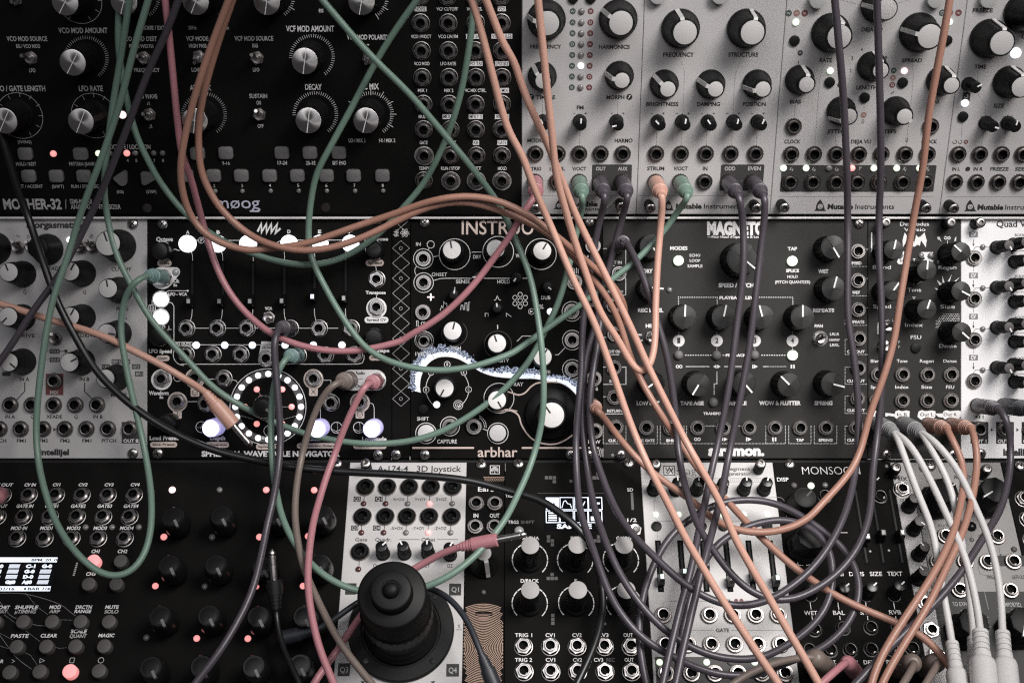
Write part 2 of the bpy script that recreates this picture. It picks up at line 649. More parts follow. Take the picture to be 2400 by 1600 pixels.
def K(kind, x, y, ang=0.0, lvl=None):
    rb, rt, h, rc, bm, cm, pm, st = KN[kind]
    u, v = uv(x, y, h if lvl is None else lvl)

    def body():
        b = MB()
        if kind == 'dial':
            b.lathe([(rb, 0), (rb, 1.6), (rb - 0.5, 2.2), (7.2, 3.0), (rt + .1, h - 1.2), (rt, h - 0.5), (rt - 0.3, h)], bm, 48, flute=(0.28, 3, 5, 4, 2))
        elif st == 'fin':
            b.lathe([(rb, 0), (rb, 2.0), (rb - 0.5, 2.8), (rb - 1.1, 4.2), (rt + 0.45, h - 2.5), (rt, h - .6), (rt - 0.35, h)], bm, 40, flute=(0.14, 2, 4, 5, 2))
        elif st == 'bar':
            b.lathe([(rb, 0), (rb, 1.0), (rb - 0.15, 2.0), (rt, h - 0.7), (rt - 0.5, h - 0.1)], bm, 60, flute=(0.35, 1, 3, 4, 2))
        elif kind == 'tall':
            b.lathe([(rb, 0), (rb, 1.8), (rb - .5, 2.6), (5.0, 3.2), (4.8, 11), (rt, h - .6), (rt - .25, h)], bm, 32)
        elif kind == 'dome':
            b.lathe([(rb, 0), (rb, 6.5)] + [(rb * math.cos(R(a)), 6.5 + rb * 0.9 * math.sin(R(a))) for a in (15, 30, 45, 60, 75)], bm, 28)
        elif kind == 'mushroom':
            b.lathe([(4.5, 0), (4.6, 5), (rb, 8.0), (rb, 11.5), (6.2, 15.0), (rt, h - .8), (rt - .6, h)], bm, 32)
        elif kind == 'lamp':
            b.lathe([(rb, 0), (rb - .1, h - 1.0), (rt, h - .2)], bm, 32, flute=(0.15, 1, 2, 4, 2))
        elif kind == 'pearlbig':
            b.lathe([(rb, 0), (rb, 2.2), (rb - .8, 3.2), (8.4, 4.2), (7.6, h - .7), (rt, h)], bm, 48)
        elif kind == 'chicken':
            b.lathe([(rb, 0), (rb, 3.0), (rb - .6, 4.0), (rt + .3, 5.0), (rt, h - .8), (rt - .6, h)], bm, 8)
        elif st == 'tick':
            b.lathe([(rb + .35, 0), (rb + .35, 1.2), (rb, 1.5), (rb - .05, h * .55), (rb - .25, h * .55 + .3), (rt, h - .4), (rt - .25, h)], bm, 24)
        else:
            b.lathe([(rb, 0), (rb, 1.5), (rb - .5, 3.0), (rt + .4, h - 3), (rt, h - .5), (rt - .2, h)], bm, 36)
        return b.mesh('knob')

    def cap():
        b = MB()
        if kind == 'dial':
            b.lathe([(rc, h - .1), (rc, h + .35), (rc - .25, h + .5)], cm, 40)
        elif kind in ('dome', 'mushroom'):
            b.lathe([(rc, h - .1), (rc - 1.2, h + .06), (1.0, h + .12)], cm, 28)
        elif st == 'bar':
            k = 20
            pts = [(rc * math.cos(2 * math.pi * i / k), rc * math.sin(2 * math.pi * i / k)) for i in range(k)]
            for i in range(k):
                a, d = pts[i], pts[(i + 1) % k]
                tilt = 0.18 * math.cos(2 * math.pi * 1.5 * (i // 5))
                b.add([(a[0], a[1], h - .12), (d[0], d[1], h - .12), (0, 0, h + .25 + tilt)], [(0, 1, 2)], cm)
        else:
            b.lathe([(rc, h - .1), (rc, h + .12), (rc - .2, h + .2)], cm, 32)
        return b.mesh('cap', 0 if st == 'bar' else 40)

    def pointer():
        b = MB()
        z = h + 0.3
        if st == 'line':
            b.box(-0.17, -rc + .1, h + .4, 0.17, rc - .1, h + .58, pm)
        elif st == 'fin':
            w = 1.05
            prof = [(rb - .2, 1.9), (rb - .85, 4.2), (rt + .45, h - 2.4), (rt + .05, h - .5), (rc - .15, h)]
            vs, fs = [], []
            for r, z in prof:
                vs += [(-w, r + .0, z), (-w, r + .45, z + .35), (w, r + .45, z + .35), (w, r + .0, z)]
            for i in range(len(prof) - 1):
                for k in range(3):
                    fs.append((4 * i + k, 4 * (i + 1) + k, 4 * (i + 1) + k + 1, 4 * i + k + 1))
            fs += [(0, 1, 2, 3), tuple(4 * (len(prof) - 1) + k for k in (3, 2, 1, 0))]
            b.add(vs, fs, pm)
        elif st == 'tick':
            b.box(-0.36, rc * 0.3, h - .1, 0.36, rc + .1, h + .28, pm)
            b.box(-0.36, rc + .1, h - 1.5, 0.36, rt + .12, h + .2, pm)
        elif st == 'mark':
            b.box(-0.42, rc * .18, h, .42, rc - .15, h + .3, pm)
        elif st == 'bar':
            b.box(-0.42, 0.2, h - .1, .42, rc + .1, h + .48, pm)
        elif st == 'slot':
            b.box(-0.7, 2.0, h - .2, .7, rc + .3, h + .22, pm)
            b.box(-0.7, rc + .3, h - 2.6, .7, rc + 1.0, h + .05, pm)
        return b.mesh('pointer', 0)

    k = link('knob', cached(('kb', kind), body), X.root, (u, v, 0), -R(ang))
    link('cap', cached(('kc', kind), cap), k)
    if pm:
        link('pointer', cached(('kp', kind), pointer), k)
    return k


def hexpts(r, a0=0.0):
    return [(r * math.cos(R(a0 + 60 * i)), r * math.sin(R(a0 + 60 * i))) for i in range(6)]


def J(kind, x, y, lvl=1.5, rot=None):
    """a 3.5 mm socket; returns its place on the panel"""
    u, v = uv(x, y, lvl)

    def nut():
        b = MB()
        if kind == 'hex':
            b.lathe([(4.6, 0), (4.6, .35), (4.3, .45)], 'nickel', 28, cap=False)
            hp, n6 = hexpts(4.25), 24
            rim = []
            for i in range(n6):
                a = 2 * math.pi * i / n6
                q = (a % (math.pi / 3)) - math.pi / 6
                rr = 4.25 * math.cos(math.pi / 6) / math.cos(q)
                rim.append((rr * math.cos(a), rr * math.sin(a)))
            vs = [(x, y, z) for z in (.3, 1.45) for x, y in rim] + [(x * .95, y * .95, 1.7) for x, y in rim] + [(3.0 * math.cos(2 * math.pi * i / n6), 3.0 * math.sin(2 * math.pi * i / n6), 1.7) for i in range(n6)]
            b.add(vs, [(k * n6 + i, k * n6 + (i + 1) % n6, (k + 1) * n6 + (i + 1) % n6, (k + 1) * n6 + i) for k in range(3) for i in range(n6)], 'chrome')
            b.lathe([(3.0, 1.7), (3.0, 2.7), (2.75, 2.95), (2.3, 2.95), (2.15, 2.6), (2.15, 1.75)], 'chrome', 28, cap=False)
        elif kind == 'knurl':
            b.lathe([(4.35, 0), (4.35, 1.2), (4.0, 1.55), (3.2, 1.6)], 'dark_nickel', 60, flute=(0.3, 0, 1, 3, 1), cap=False)
            b.lathe([(3.25, 1.5), (3.2, 2.6), (2.9, 2.9), (2.45, 2.85), (2.2, 2.4), (2.15, 1.6)], 'chrome', 28, cap=False)
        elif kind == 'round':
            b.lathe([(4.15, 0), (4.15, 1.3), (3.85, 1.6), (3.2, 1.6), (3.05, 1.3)], 'chrome', 28, cap=False)
            b.lathe([(3.05, 1.2), (3.0, 2.5), (2.8, 2.75), (2.4, 2.75), (2.2, 2.3), (2.15, 1.6)], 'nickel', 28, cap=False)
        elif kind == 'gilt':
            b.lathe([(4.3, 0), (4.3, 1.3), (4.0, 1.6), (3.1, 1.6)], 'nickel', 32, cap=False)
            b.lathe([(3.1, 1.5), (3.0, 2.6), (2.8, 2.9), (2.4, 2.9), (2.2, 2.4), (2.15, 1.6)], 'nickel', 28, cap=False)
        elif kind == 'collar':
            b.lathe([(4.9, 0), (4.9, .8), (4.5, 1.15), (4.3, 1.0), (4.25, .5)], 'nickel', 32, cap=False)
            b.lathe([(4.25, .4), (4.2, 2.2), (3.7, 2.7), (2.6, 2.7), (2.2, 2.2), (2.15, 1.0)], 'gloss_black', 28, cap=False)
        else:  # thin ring in a black panel
            b.lathe([(3.9, 0), (3.9, .5), (3.3, .6)], 'gloss_black', 28, cap=False)
            b.lathe([(2.95, .5), (2.9, 2.2), (2.72, 2.4), (2.5, 2.3), (2.4, 1.8)], 'nickel', 28, cap=False)
        return b.mesh('jack', 30)

    def bore():
        b = MB()
        r = 2.4 if kind == 'thin' else 2.15
        b.lathe([(r, 2.2 if kind == 'thin' else 2.5), (r, 0.6), (1.4, .3)], 'hole', 20)
        b.box(-.5, -r + .25, 0.7, .5, -r + .7, 1.5, 'dark_nickel')
        return b.mesh('socket')

    j = link('jack', cached(('j', kind), nut), X.root, (u, v, 0), R(random.uniform(0, 60) if rot is None else rot))
    link('socket', cached(('jb', kind), bore), j)
    return u, v


def B(kind, x, y, col=None, lvl=None):
    dims = {'pad': (3.75, 3.3, 2.0, 'button_grey'), 'round': (3.45, 0, 4.0, 'button_dark'), 'spot': (2.65, 0, 1.3, 'rubber_black'),
            'pearl': (4.5, 0, 2.2, 'button_pale'), 'nub': (2.55, 0, 2.6, 'button_grey'), 'big': (4.6, 0, 2.2, 'led_white'),
            'mid': (3.85, 0, 2.0, 'led_white'), 'clear': (4.1, 0, 4.0, 'clear_grey'), 'lit': (2.7, 0, 2.0, 'led_green')}
    a, b_, h, m = dims[kind]
    m = col or m
    u, v = uv(x, y, h if lvl is None else lvl)

    def mk():
        b = MB()
        if kind == 'pad':
            def rr(w, q):
                r = 1.7
                return [(sx * (w - r) + r * math.cos(R(s + 22.5 * k)), sy * (q - r) + r * math.sin(R(s + 22.5 * k)))
                        for sx, sy, s in ((1, 1, 0), (-1, 1, 90), (-1, -1, 180), (1, -1, 270)) for k in range(5)]
            o, i = rr(a, b_), rr(a - .4, b_ - .4)
            n = len(o)
            b.prism(o, 0, h - .4, m)
            b.add([(x_, y_, h - .4) for x_, y_ in o] + [(x_, y_, h) for x_, y_ in i],
                  [(k, (k + 1) % n, n + (k + 1) % n, n + k) for k in range(n)] + [tuple(range(n, 2 * n))], m)
        elif kind == 'nub':
            b.lathe([(a, 0), (a, .8)] + [(a * math.cos(R(q)), .8 + 1.8 * math.sin(R(q))) for q in (25, 50, 75)], m, 24)
        else:
            b.lathe([(a, 0), (a, h - .4), (a - .12, h - .12), (a - .45, h)], m, 32)
        return b.mesh('button')
    return link('button', cached(('b', kind, m), mk), X.root, (u, v, 0))


def TriB(pts, m='button_grey'):
    """a rubber button with an outline of its own"""
    P = [Vector(uv(*p, 2.0)) for p in pts]
    ctr = sum(P, Vector((0, 0))) / len(P)
    out = []
    n = len(P)
    for i in range(n):
        a, p, d = P[i - 1], P[i], P[(i + 1) % n]
        for t in (0.0, .5, 1.0):
            q1, q2 = p + (a - p) * .22, p + (d - p) * .22
            out.append((q1 * (1 - t) ** 2 + p * 2 * t * (1 - t) + q2 * t * t) - ctr)
    area_ = sum(out[i].x * out[(i + 1) % len(out)].y - out[(i + 1) % len(out)].x * out[i].y for i in range(len(out)))
    if area_ < 0:
        out.reverse()
    b = MB()
    b.prism([tuple(q) for q in out], 0, 2.0, m)
    return link('button', b.mesh('button', 0), X.root, (ctr.x, ctr.y, 0))


def LED(x, y, r=30, m='led_off', lvl=.8):
    u, v = uv(x, y, lvl)
    rr = round(r * mmpp(x, y), 1)

    def mk():
        b = MB()
        b.lathe([(rr, 0), (rr, .4)] + [(rr * math.cos(R(q)), .4 + rr * .65 * math.sin(R(q))) for q in (22, 45, 68)], m, 20)
        return b.mesh('led')
    return link('led', cached(('l', m, rr), mk), X.root, (u, v, 0))


def Tg(x, y, lx, ly, nutm='chrome', lever='chrome'):
    """toggle switch: its hex bush at x, y and the tip of its lever at lx, ly"""
    u, v = uv(x, y, 2.0)
    tu, tv = uv(lx, ly, 11.0)

    def mk():
        b = MB()
        b.prism(hexpts(3.5, 15), 0, 1.6, nutm)
        b.lathe([(2.7, 1.5), (2.7, 3.4), (2.3, 3.8), (1.4, 3.6)], nutm, 24)
        return b.mesh('toggle_switch', 30)
    j = link('toggle_switch', cached(('t', nutm), mk), X.root, (u, v, 0))
    d = Vector((tu - u, tv - v, 11.0))
    b = MB()
    q = Vector((0, 0, 3.2))
    b.tube([q, q + (d - q) * .6, q + (d - q) * .92, d], [.75, 1.0, 1.25, .9], lever, 14)
    link('lever', b.mesh('lever', 50), j)


def Sc(x, y, kind='pan', lvl=None):
    hgt = {'pan': 1.6, 'tall': 9.5, 'flat': .6}[kind]
    u, v = uv(x, y, hgt if lvl is None else lvl)

    def mk():
        b = MB()
        if kind == 'tall':
            b.lathe([(2.75, 0), (2.75, 8.1), (2.5, 8.5)], 'rubber_black', 48, flute=(.18, 0, 1, 3, 1))
            b.lathe([(2.45, 8.4), (2.4, 9.4), (2.0, 9.7), (1.25, 9.7)], 'chrome', 24, cap=False)
            b.lathe([(1.25, 9.7), (1.2, 8.7)], 'dark_nickel', 6)
        elif kind == 'pan':
            b.lathe([(2.9, 0), (2.85, .9), (2.3, 1.5), (1.2, 1.75)], 'chrome', 24)
            for a in (0, 90):
                M = Matrix.Rotation(R(a + 30), 4, 'Z')
                vs = [M @ Vector(p) for p in ((-1.6, -.28, 1.81), (1.6, -.28, 1.81), (1.6, .28, 1.81), (-1.6, .28, 1.81))]
                vs = [(p.x, p.y, p.z + (0.01 if a else 0)) for p in vs]
                b.add(vs, [(0, 1, 2, 3)], 'hole')
        else:
            b.lathe([(2.6, 0), (2.4, .35), (1.0, .5)], 'dark_nickel', 24)
        return b.mesh('screw')
    return link('screw', cached(('s', kind), mk), X.root, (u, v, 0), R(random.uniform(0, 90)))


def Slot(x0, y0, x1, y1, hx, hy, w=3.0, led=None):
    """a slide control: slot from the first to the second point, handle at hx, hy"""
    (a, b_), (d, e) = uv(x0, y0), uv(x1, y1)
    b = MB()
    b.box(-w / 2, min(b_, e) - (b_ + e) / 2, 0, w / 2, max(b_, e) - (b_ + e) / 2, .25, 'hole')
    b.box(-w * .18, min(b_, e) - (b_ + e) / 2 + 1, .25, w * .18, max(b_, e) - (b_ + e) / 2 - 1, .4, 'rubber_black')
    mx, my = (a + d) / 2, (b_ + e) / 2
    sl = link('slider', b.mesh('slider', 0), X.root, (mx, my, 0))
    hu, hv = uv(hx, hy, 8)
    q = MB()
    for (w0, h0, z0), (w1, h1, z1) in zip([(1.1, 2.6, 0), (1.6, 2.8, 2), (1.5, 2.2, 5.5)], [(1.6, 2.8, 2), (1.5, 2.2, 5.5), (1.2, 1.5, 8)]):
        vs = [(sx * w0, sy * h0, z0) for sx, sy in ((-1, -1), (1, -1), (1, 1), (-1, 1))] + [(sx * w1, sy * h1, z1) for sx, sy in ((-1, -1), (1, -1), (1, 1), (-1, 1))]
        q.add(vs, [(0, 1, 5, 4), (1, 2, 6, 5), (2, 3, 7, 6), (3, 0, 4, 7), (4, 5, 6, 7)], 'gloss_black')
    q.box(-.85, -1.1, 7.9, .85, 1.1, 8.25, led or 'clear_grey')
    link('slider_handle', q.mesh('slider_handle', 0), sl, (0, hv - my, .2))


def Screen(x0, y0, x1, y1):
    pts = Rc(x0, y0, x1, y1)
    n = len(pts)
    del X.art.f[-1:], X.art.m[-1:], X.art.v[-n:]
    b = MB()
    b.prism(pts, 0, .3, 'screen_glass')
    return link('screen', b.mesh('screen', 0), X.root)


VMID = (MID.un(1200, 1074)[1], MID.un(1200, 512.5)[1])
VTOP = (0.0, 128.5)
VBOT = (-128.5, 0.0)


def on(parent, name, fn):
    keep, X.art = X.art, MB()
    fn()
    o = link(name, X.art.mesh(name, 0), parent)
    X.art = keep
    return o


def ticks(x, y, r0, r1, a0, a1, minor=6, major=30, ink='ink_white'):
    a = a0
    while a <= a1 + .1:
        big = abs((a / major) - round(a / major)) < .01
        q0 = r0 if not big else r0 - 4
        q1 = r1 - 12 if not big else r1 + 14
        s, k = math.sin(R(a)), -math.cos(R(a))
        Ln([(x + q0 * s, y + q0 * k), (x + q1 * s, y + q1 * k)], 6 if big else 4, ink)
        a += minor


def hood(x, y, s, ink='ink_dark'):
    """the small hooded-head emblem"""
    Pg([(x, y - 62 * s), (x + 20 * s, y - 30 * s), (x + 36 * s, y + 4 * s), (x + 42 * s, y + 34 * s), (x + 58 * s, y + 46 * s),
        (x - 58 * s, y + 46 * s), (x - 42 * s, y + 30 * s), (x - 38 * s, y - 6 * s), (x - 24 * s, y - 34 * s)], ink)
    Di(x, y + 4 * s, 24 * s, 'panel_grey', E2)
    Di(x - 8 * s, y, 4 * s, ink, E3)
    Di(x + 9 * s, y, 4 * s, ink, E3)
    Ln([(x - 8 * s, y + 15 * s), (x + 8 * s, y + 15 * s)], 4 * s, ink, h=E3)


# ================================================================== rack
e = bpy.data.objects.new('rack_case', None)
COL.objects.link(e)
e.location = (0, 0.02, 0)
tag(e, 'black rack case with bright metal rails between the three rows of modules', 'rack case')


def wbox(name, x0, x1, y0, y1, z0, z1, m, parent=e, tilt=None):
    b = MB()
    b.box(x0, y0, z0, x1, y1, z1, m)
    return link(name, b.mesh(name, 0), parent, (0, -20, 0))


zt = MID.un(1200, 512)[1]
zb = MID.un(1200, 1075.2)[1]
DL = 3.2
za, zb2 = [-(q - 800) * KPX * (DIST - DL) for q in (508.2, 512.6)]
wbox('rail', MID.un(-140, 800)[0], MID.un(2560, 800)[0], -DL, 1.0, zb2, za, 'rail_metal')
wbox('rail', MID.un(-140, 800)[0], MID.un(2560, 800)[0], 2.4, 12, zt + 1.1, zt + 9, 'rail_black')
wbox('rail', MID.un(-140, 800)[0], MID.un(2560, 800)[0], 2.4, 12, zb - 9, zb - .45, 'rail_black')
wbox('rail', MID.un(2034, 800)[0], MID.un(2260, 800)[0], .3, 6, zb - .4, zb - .05, 'rail_metal')
wbox('back_panel', -420, 420, 60, 64, -260, 260, 'rail_black')

# ================================================================== top row: black synthesizer with silver dials
module('black_synthesizer', 'wide black synthesizer with silver dials, grey pads and four columns of sockets', TOP, -125, 1222, 'panel_black', 'ink_white', VTOP)
c(0)
for x, y, a in ((600, 20, 33), (1140, 15, 20), (1800, 15, 26), (670, 575, 32), (42, 1110, 30), (745, 1115, 27), (1790, 1110, 10)):
    K('dial', x, y, a)
Ri(730, 8, 205, 4, 'ink_pale'); Ri(182, 1064, 210, 4, 'ink_pale'); Ri(862, 1064, 205, 4, 'ink_pale')
for x, y, r in ((730, 8, 205), (182, 1064, 210), (862, 1064, 205)):
    for a in range(-150, 151, 30):
        s, k = math.sin(R(a)), -math.cos(R(a))
        Ln([(x + (r - 36) * s, y + (r - 36) * k), (x + r * s, y + r * k)], 4, 'ink_pale')
ticks(789, 540, 180, 222, -110, 146, ink='ink_pale'); ticks(1875, 1055, 180, 222, -110, 146, ink='ink_pale'); ticks(1900, -25, 180, 222, 20, 146, ink='ink_dim'); ticks(1265, -25, 180, 222, 20, 146, ink='ink_pale')
P = 'ink_pale'  # left-hand print in paler ink: the weaker light there put into the colour
for a in (("VCO MOD AMOUNT", 540, 990, 258, 305), ("VCO MOD SOURCE", 65, 437, 337, 378), ("EG / VCO MOD", 152, 372, 410, 442), ("LFO", 272, 328, 630, 665),
          ("VCO MOD DEST", 1120, 1445, 338, 378), ("PULSE WIDTH", 1190, 1410, 410, 442), ("FREQUENCY", 1235, 1470, 628, 662), ("NOISE / EXT", 1300, 1520, 240, 275),
          ("20Hz", 1730, 1808, 240, 272), ("20kHz", 2000, 2105, 240, 272), ("VCF MODE", 1712, 1915, 337, 376), ("HIGH PASS", 1738, 1900, 406, 440),
          ("LOW PASS", 1762, 1940, 625, 660), ("VCF MOD SOURCE", 2155, 2512, 335, 375), ("EG", 2320, 2370, 405, 437), ("LFO", 2325, 2385, 625, 658),
          ("TEMPO / GATE LENGTH", -120, 420, 790, 838), ("LFO RATE", 728, 948, 790, 838), ("LFO WAVE", 1255, 1448, 868, 906), ("ATTACK", 1745, 1945, 785, 832),
          ("SUSTAIN", 2292, 2456, 865, 902), ("ON", 2358, 2398, 928, 962), ("OFF", 2368, 2424, 1143, 1175), ("OCTAVE / LOCATION", 1010, 1385, 1330, 1370)):
    T(*a, ink=P, bold=.012)
for a in (("(SWING)", 165, 290, 1290, 1318), ("HOLD / REST", 150, 335, 1490, 1522), ("PATTERN (BANK)", 638, 880, 1490, 1522), ("4", 1166, 1184, 1462, 1490),
          ("5", 1246, 1264, 1462, 1490), ("7", 1411, 1429, 1462, 1490), ("8", 1491, 1509, 1462, 1490), ("9-16", 2042, 2113, 1482, 1515)):
    T(*a, ink=P)
for g in ((1350, 965), (1372, 1175)):
    Ln([(g[0], g[1]), (g[0] + 8, g[1]), (g[0] + 8, g[1] - 24), (g[0] + 22, g[1] - 24), (g[0] + 22, g[1]), (g[0] + 30, g[1])], 4, P)
for x, y in ((225, 1418), (735, 1418), (1810, 1415), (2070, 1410)):
    B('pad', x, y)
for x, y, r, m in ((487, 1415, 30, 'led_red'), (900, 1412, 28, 'led_green'), (1005, 1412, 26, 'led_off'), (1162, 1410, 30, 'led_red'), (1240, 1410, 26, 'led_off'),
                   (1410, 1410, 26, 'led_off'), (1492, 1410, 26, 'led_off'), (1122, 1058, 36, 'led_hot')):
    LED(x, y, r, m)
for a in ((280, 535, 195, 512), (1320, 535, 1258, 515), (1825, 525, 1785, 580), (2360, 535, 2310, 505), (1370, 1055, 1312, 1048), (2380, 1055, 2350, 1020), (140, -10, 105, 18)):
    Tg(*a, nutm='nickel')
c(1)
for x, y, a in ((100, 15, 12), (970, 15, 12), (448, 562, 10), (482, 1107, 10), (1010, 1107, 16)):
    K('dial', x, y, a)
ticks(515, 525, 180, 222, -92, 146); ticks(545, 1050, 180, 222, -92, 146); ticks(1055, 1050, 180, 222, -60, 146); ticks(150, -25, 180, 222, 60, 146); ticks(1010, -25, 180, 222, 90, 150)
for a in (("EG", 578, 620, 85, 115), ("VCF MOD AMOUNT", 278, 720, 240, 292), ("VCA MOD POLARITY", 835, 1225, 322, 365), ("+", 1018, 1042, 400, 426),
          ("DECAY", 453, 605, 775, 825), ("VC MIX", 960, 1130, 770, 822)):
    T(*a, bold=.012)
for a in (("17-24", 200, 288, 1480, 1513), ("25-32", 460, 548, 1480, 1513), ("SET END", 703, 828, 1480, 1513), ("LO / MIX 1", 853, 1003, 1275, 1308), ("HI / MIX 2", 1132, 1280, 1275, 1308)):
    T(*a)
Ln([(1030, 632), (1052, 632)], 5)
Tg(1035, 535, 1010, 585)
for x, y in ((235, 1408), (493, 1408), (760, 1408)):
    B('pad', x, y)
XS = ((1512, 1765, 2018, 2255), (1520, 1768, 2015, 2260), (1527, 1773, 2020, 2262), (1537, 1777, 2017, 2260), (1540, 1787, 2020, 2255), (1545, 1785, 2025, 2260))
for x in (1505, 1757, 2010, 2250):
    J('hex', x, -30)
for xs, y in zip(XS, (215, 470, 715, 960, 1193, 1432)):
    for x in xs:
        J('hex', x, y)
for s, x0, x1, y, bx in (("NOISE", 1465, 1558, 85, 1), ("VCF CUTOFF", 1660, 1855, 85, 0), ("VCF RES.", 1935, 2080, 85, 0), ("VCF", 2228, 2288, 83, 1),
                         ("VCO 1V/OCT", 1425, 1610, 337, 0), ("VCO LIN FM", 1675, 1855, 337, 0), ("VCO SAW", 1938, 2086, 337, 1), ("VCO PULSE", 2170, 2348, 335, 1),
                         ("VCO MOD", 1452, 1595, 586, 0), ("LFO RATE", 1695, 1838, 586, 0), ("LFO TRI", 1950, 2074, 586, 1), ("LFO SQ", 2203, 2316, 586, 1),
                         ("MIX 1", 1488, 1570, 832, 0), ("MIX 2", 1730, 1813, 832, 0), ("VC MIX CTRL", 1920, 2113, 832, 0), ("VC MIX", 2200, 2316, 832, 1),
                         ("MULT", 1495, 1580, 1073, 0), ("MULT 1", 1722, 1836, 1073, 1), ("MULT 2", 1962, 2076, 1073, 1), ("ASSIGN", 2202, 2318, 1073, 1),
                         ("GATE", 1505, 1577, 1311, 0), ("RESET", 1755, 1838, 1311, 0), ("KB", 2000, 2042, 1311, 1), ("GATE", 2225, 2300, 1311, 1),
                         ("TEMPO", 1498, 1605, 1547, 0), ("RUN / STOP", 1700, 1872, 1547, 0), ("RESET", 1965, 2068, 1547, 0), ("HOLD", 2222, 2302, 1547, 0)):
    (Tb if bx else T)(s, x0, x1, y - 15, y + 15)
Di(1545, 1432, 90, 'ink_mid')
c(4)
for x, y in ((258, 55), (512, 55), (765, 55), (1705, 50), (1958, 50), (2213, 50)):
    B('pad', x, y)
TriB([(1030, 70), (1135, 0), (1165, 15), (1165, 125), (1125, 145), (1095, 130)])
TriB([(1290, 10), (1395, 20), (1440, 75), (1330, 140), (1300, 120)])
for a in (("RESET / ACCENT", 130, 395, 130, 158), ("(SHIFT)", 480, 588, 130, 158), ("RUN / STOP REC", 658, 910, 130, 158), ("(KB)", 1075, 1138, 180, 206), ("(STEP)", 1345, 1438, 180, 206),
          ("2", 1961, 1979, 124, 152), ("3", 2216, 2234, 124, 152)):
    T(*a, ink=P)
T("MOTHER-32", 38, 570, 262, 352, P, .02)
Ln([(605, 262), (605, 352)], 5, P)
T("SEMI-MODULAR", 645, 905, 262, 303, P); T("ANALOG SYNTHESIZER", 652, 1112, 312, 352, P)
T("m\u00f8og", 1985, 2390, 238, 345, 'ink_lilac', -.01)
Ln([(2295, 372), (2375, 372), (2388, 350)], 16, 'ink_lilac')
LED(1975, 190, 20); LED(2225, 190, 20)
Sc(1350, 345, 'flat')
c(5)
for x, y in ((122, 50), (377, 50), (645, 50), (895, 50), (1160, 50)):
    B('pad', x, y)
for n, x in (("4", 130), ("5", 388), ("6", 647), ("7", 906), ("8", 1165)):
    T(n, x - 9, x + 9, 121, 149)
    LED(x + 3, 188, 20)
for x in (1540, 1790, 2025, 2260):
    J('hex', x, 93)
    if x > 1600:
        Di(x, 95, 88, 'ink_mid')
Sc(638, 340, 'flat')
finish()

# ================================================================== top row: grey oscillator with the icon columns
GREYG = 'grey modules of the top row'
module('oscillator_module', 'grey module with a column of small lamps between green and red icons', TOP, 1222, 1491, 'panel_grey', 'ink_dark', VTOP, group=GREYG)
c(2)
K('large', 325, 215, -80); K('large', 1002, 213, -60); K('small', 285, 745, -40); K('small', 1010, 740, -80)
for a in (("FREQUENCY", 167, 452, 413, 447), ("HARMONICS", 797, 1080, 415, 450), ("TIMBRE", 222, 397, 878, 912), ("MORPH", 868, 1032, 878, 912), ("FM", 595, 657, 972, 1007),
          ("MODEL", 140, 300, 1275, 1308), ("HARMO", 943, 1107, 1275, 1310), ("TRIG", 175, 268, 1535, 1566), ("LEVEL", 345, 488, 1535, 1566), ("V/OCT", 552, 682, 1535, 1566)):
    T(*a, bold=.018)
for x in (175, 1078):
    Di(x, 893, 28); Ln([(x - 12, 905), (x + 8, 882), (x - 6, 882)], 5, 'ink_white', h=E2)
ys = (106, 209, 308, 408, 508, 607, 706, 805)
for i, y in enumerate(ys):
    icon(558 - i * 1.3, y, 28, 'ink_green', k=i)
    icon(722 - i * 1.8, y, 28, 'ink_red', k=i + 2)
    LED(640 - i * 1.4, y + 1, 29, 'led_white' if i == 5 else 'led_off')
for x in (562, 724):
    Dt([(x, 12), (x, 88)]); B('spot', x, -12)
Dt([(280, 920), (280, 1045)]); Dt([(972, 930), (970, 1045)]); Dt([(623, 1220), (620, 1350)]); Dt([(940, 1220), (870, 1290), (840, 1345)])
for x in (280, 625, 970):
    Ln([(x, 1045), (x, 1068)]); T("+", x + 38, x + 66, 1030, 1056); Ln([(x - 65, 1043), (x - 42, 1043)], 6)
K('trim', 290, 1150, -30); K('trim', 632, 1150, 3); K('trim', 975, 1150, -105)
for x in (215, 420, 618, 815, 1018):
    J('knurl', x, 1415)
Rc(730, 1512, 1103, 1753, 'ink_box', 12)
T("OUT", 770, 860, 1535, 1566, 'ink_pale', .015, h=E2); T("AUX", 973, 1060, 1535, 1566, 'ink_pale', .015, h=E2)
c(6)
JA = {}
for k, x in (('trig', 213), ('level', 413), ('voct', 618), ('out', 812), ('aux', 1015)):
    JA[k] = (TOP,) + tuple(a + b for a, b in zip(J('knurl', x, 104), (X.u0, X.v0)))
Ln([(90, 230), (1100, 230)], 4, 'ink_mid'); Dt([(300, 92), (360, 92)])
hood(430, 318, .8); T("Mutable", 510, 788, 285, 326, bold=.035); T("Instruments", 512, 800, 338, 366)
Sc(215, 352, 'tall'); Sc(1005, 335, 'tall')
finish()

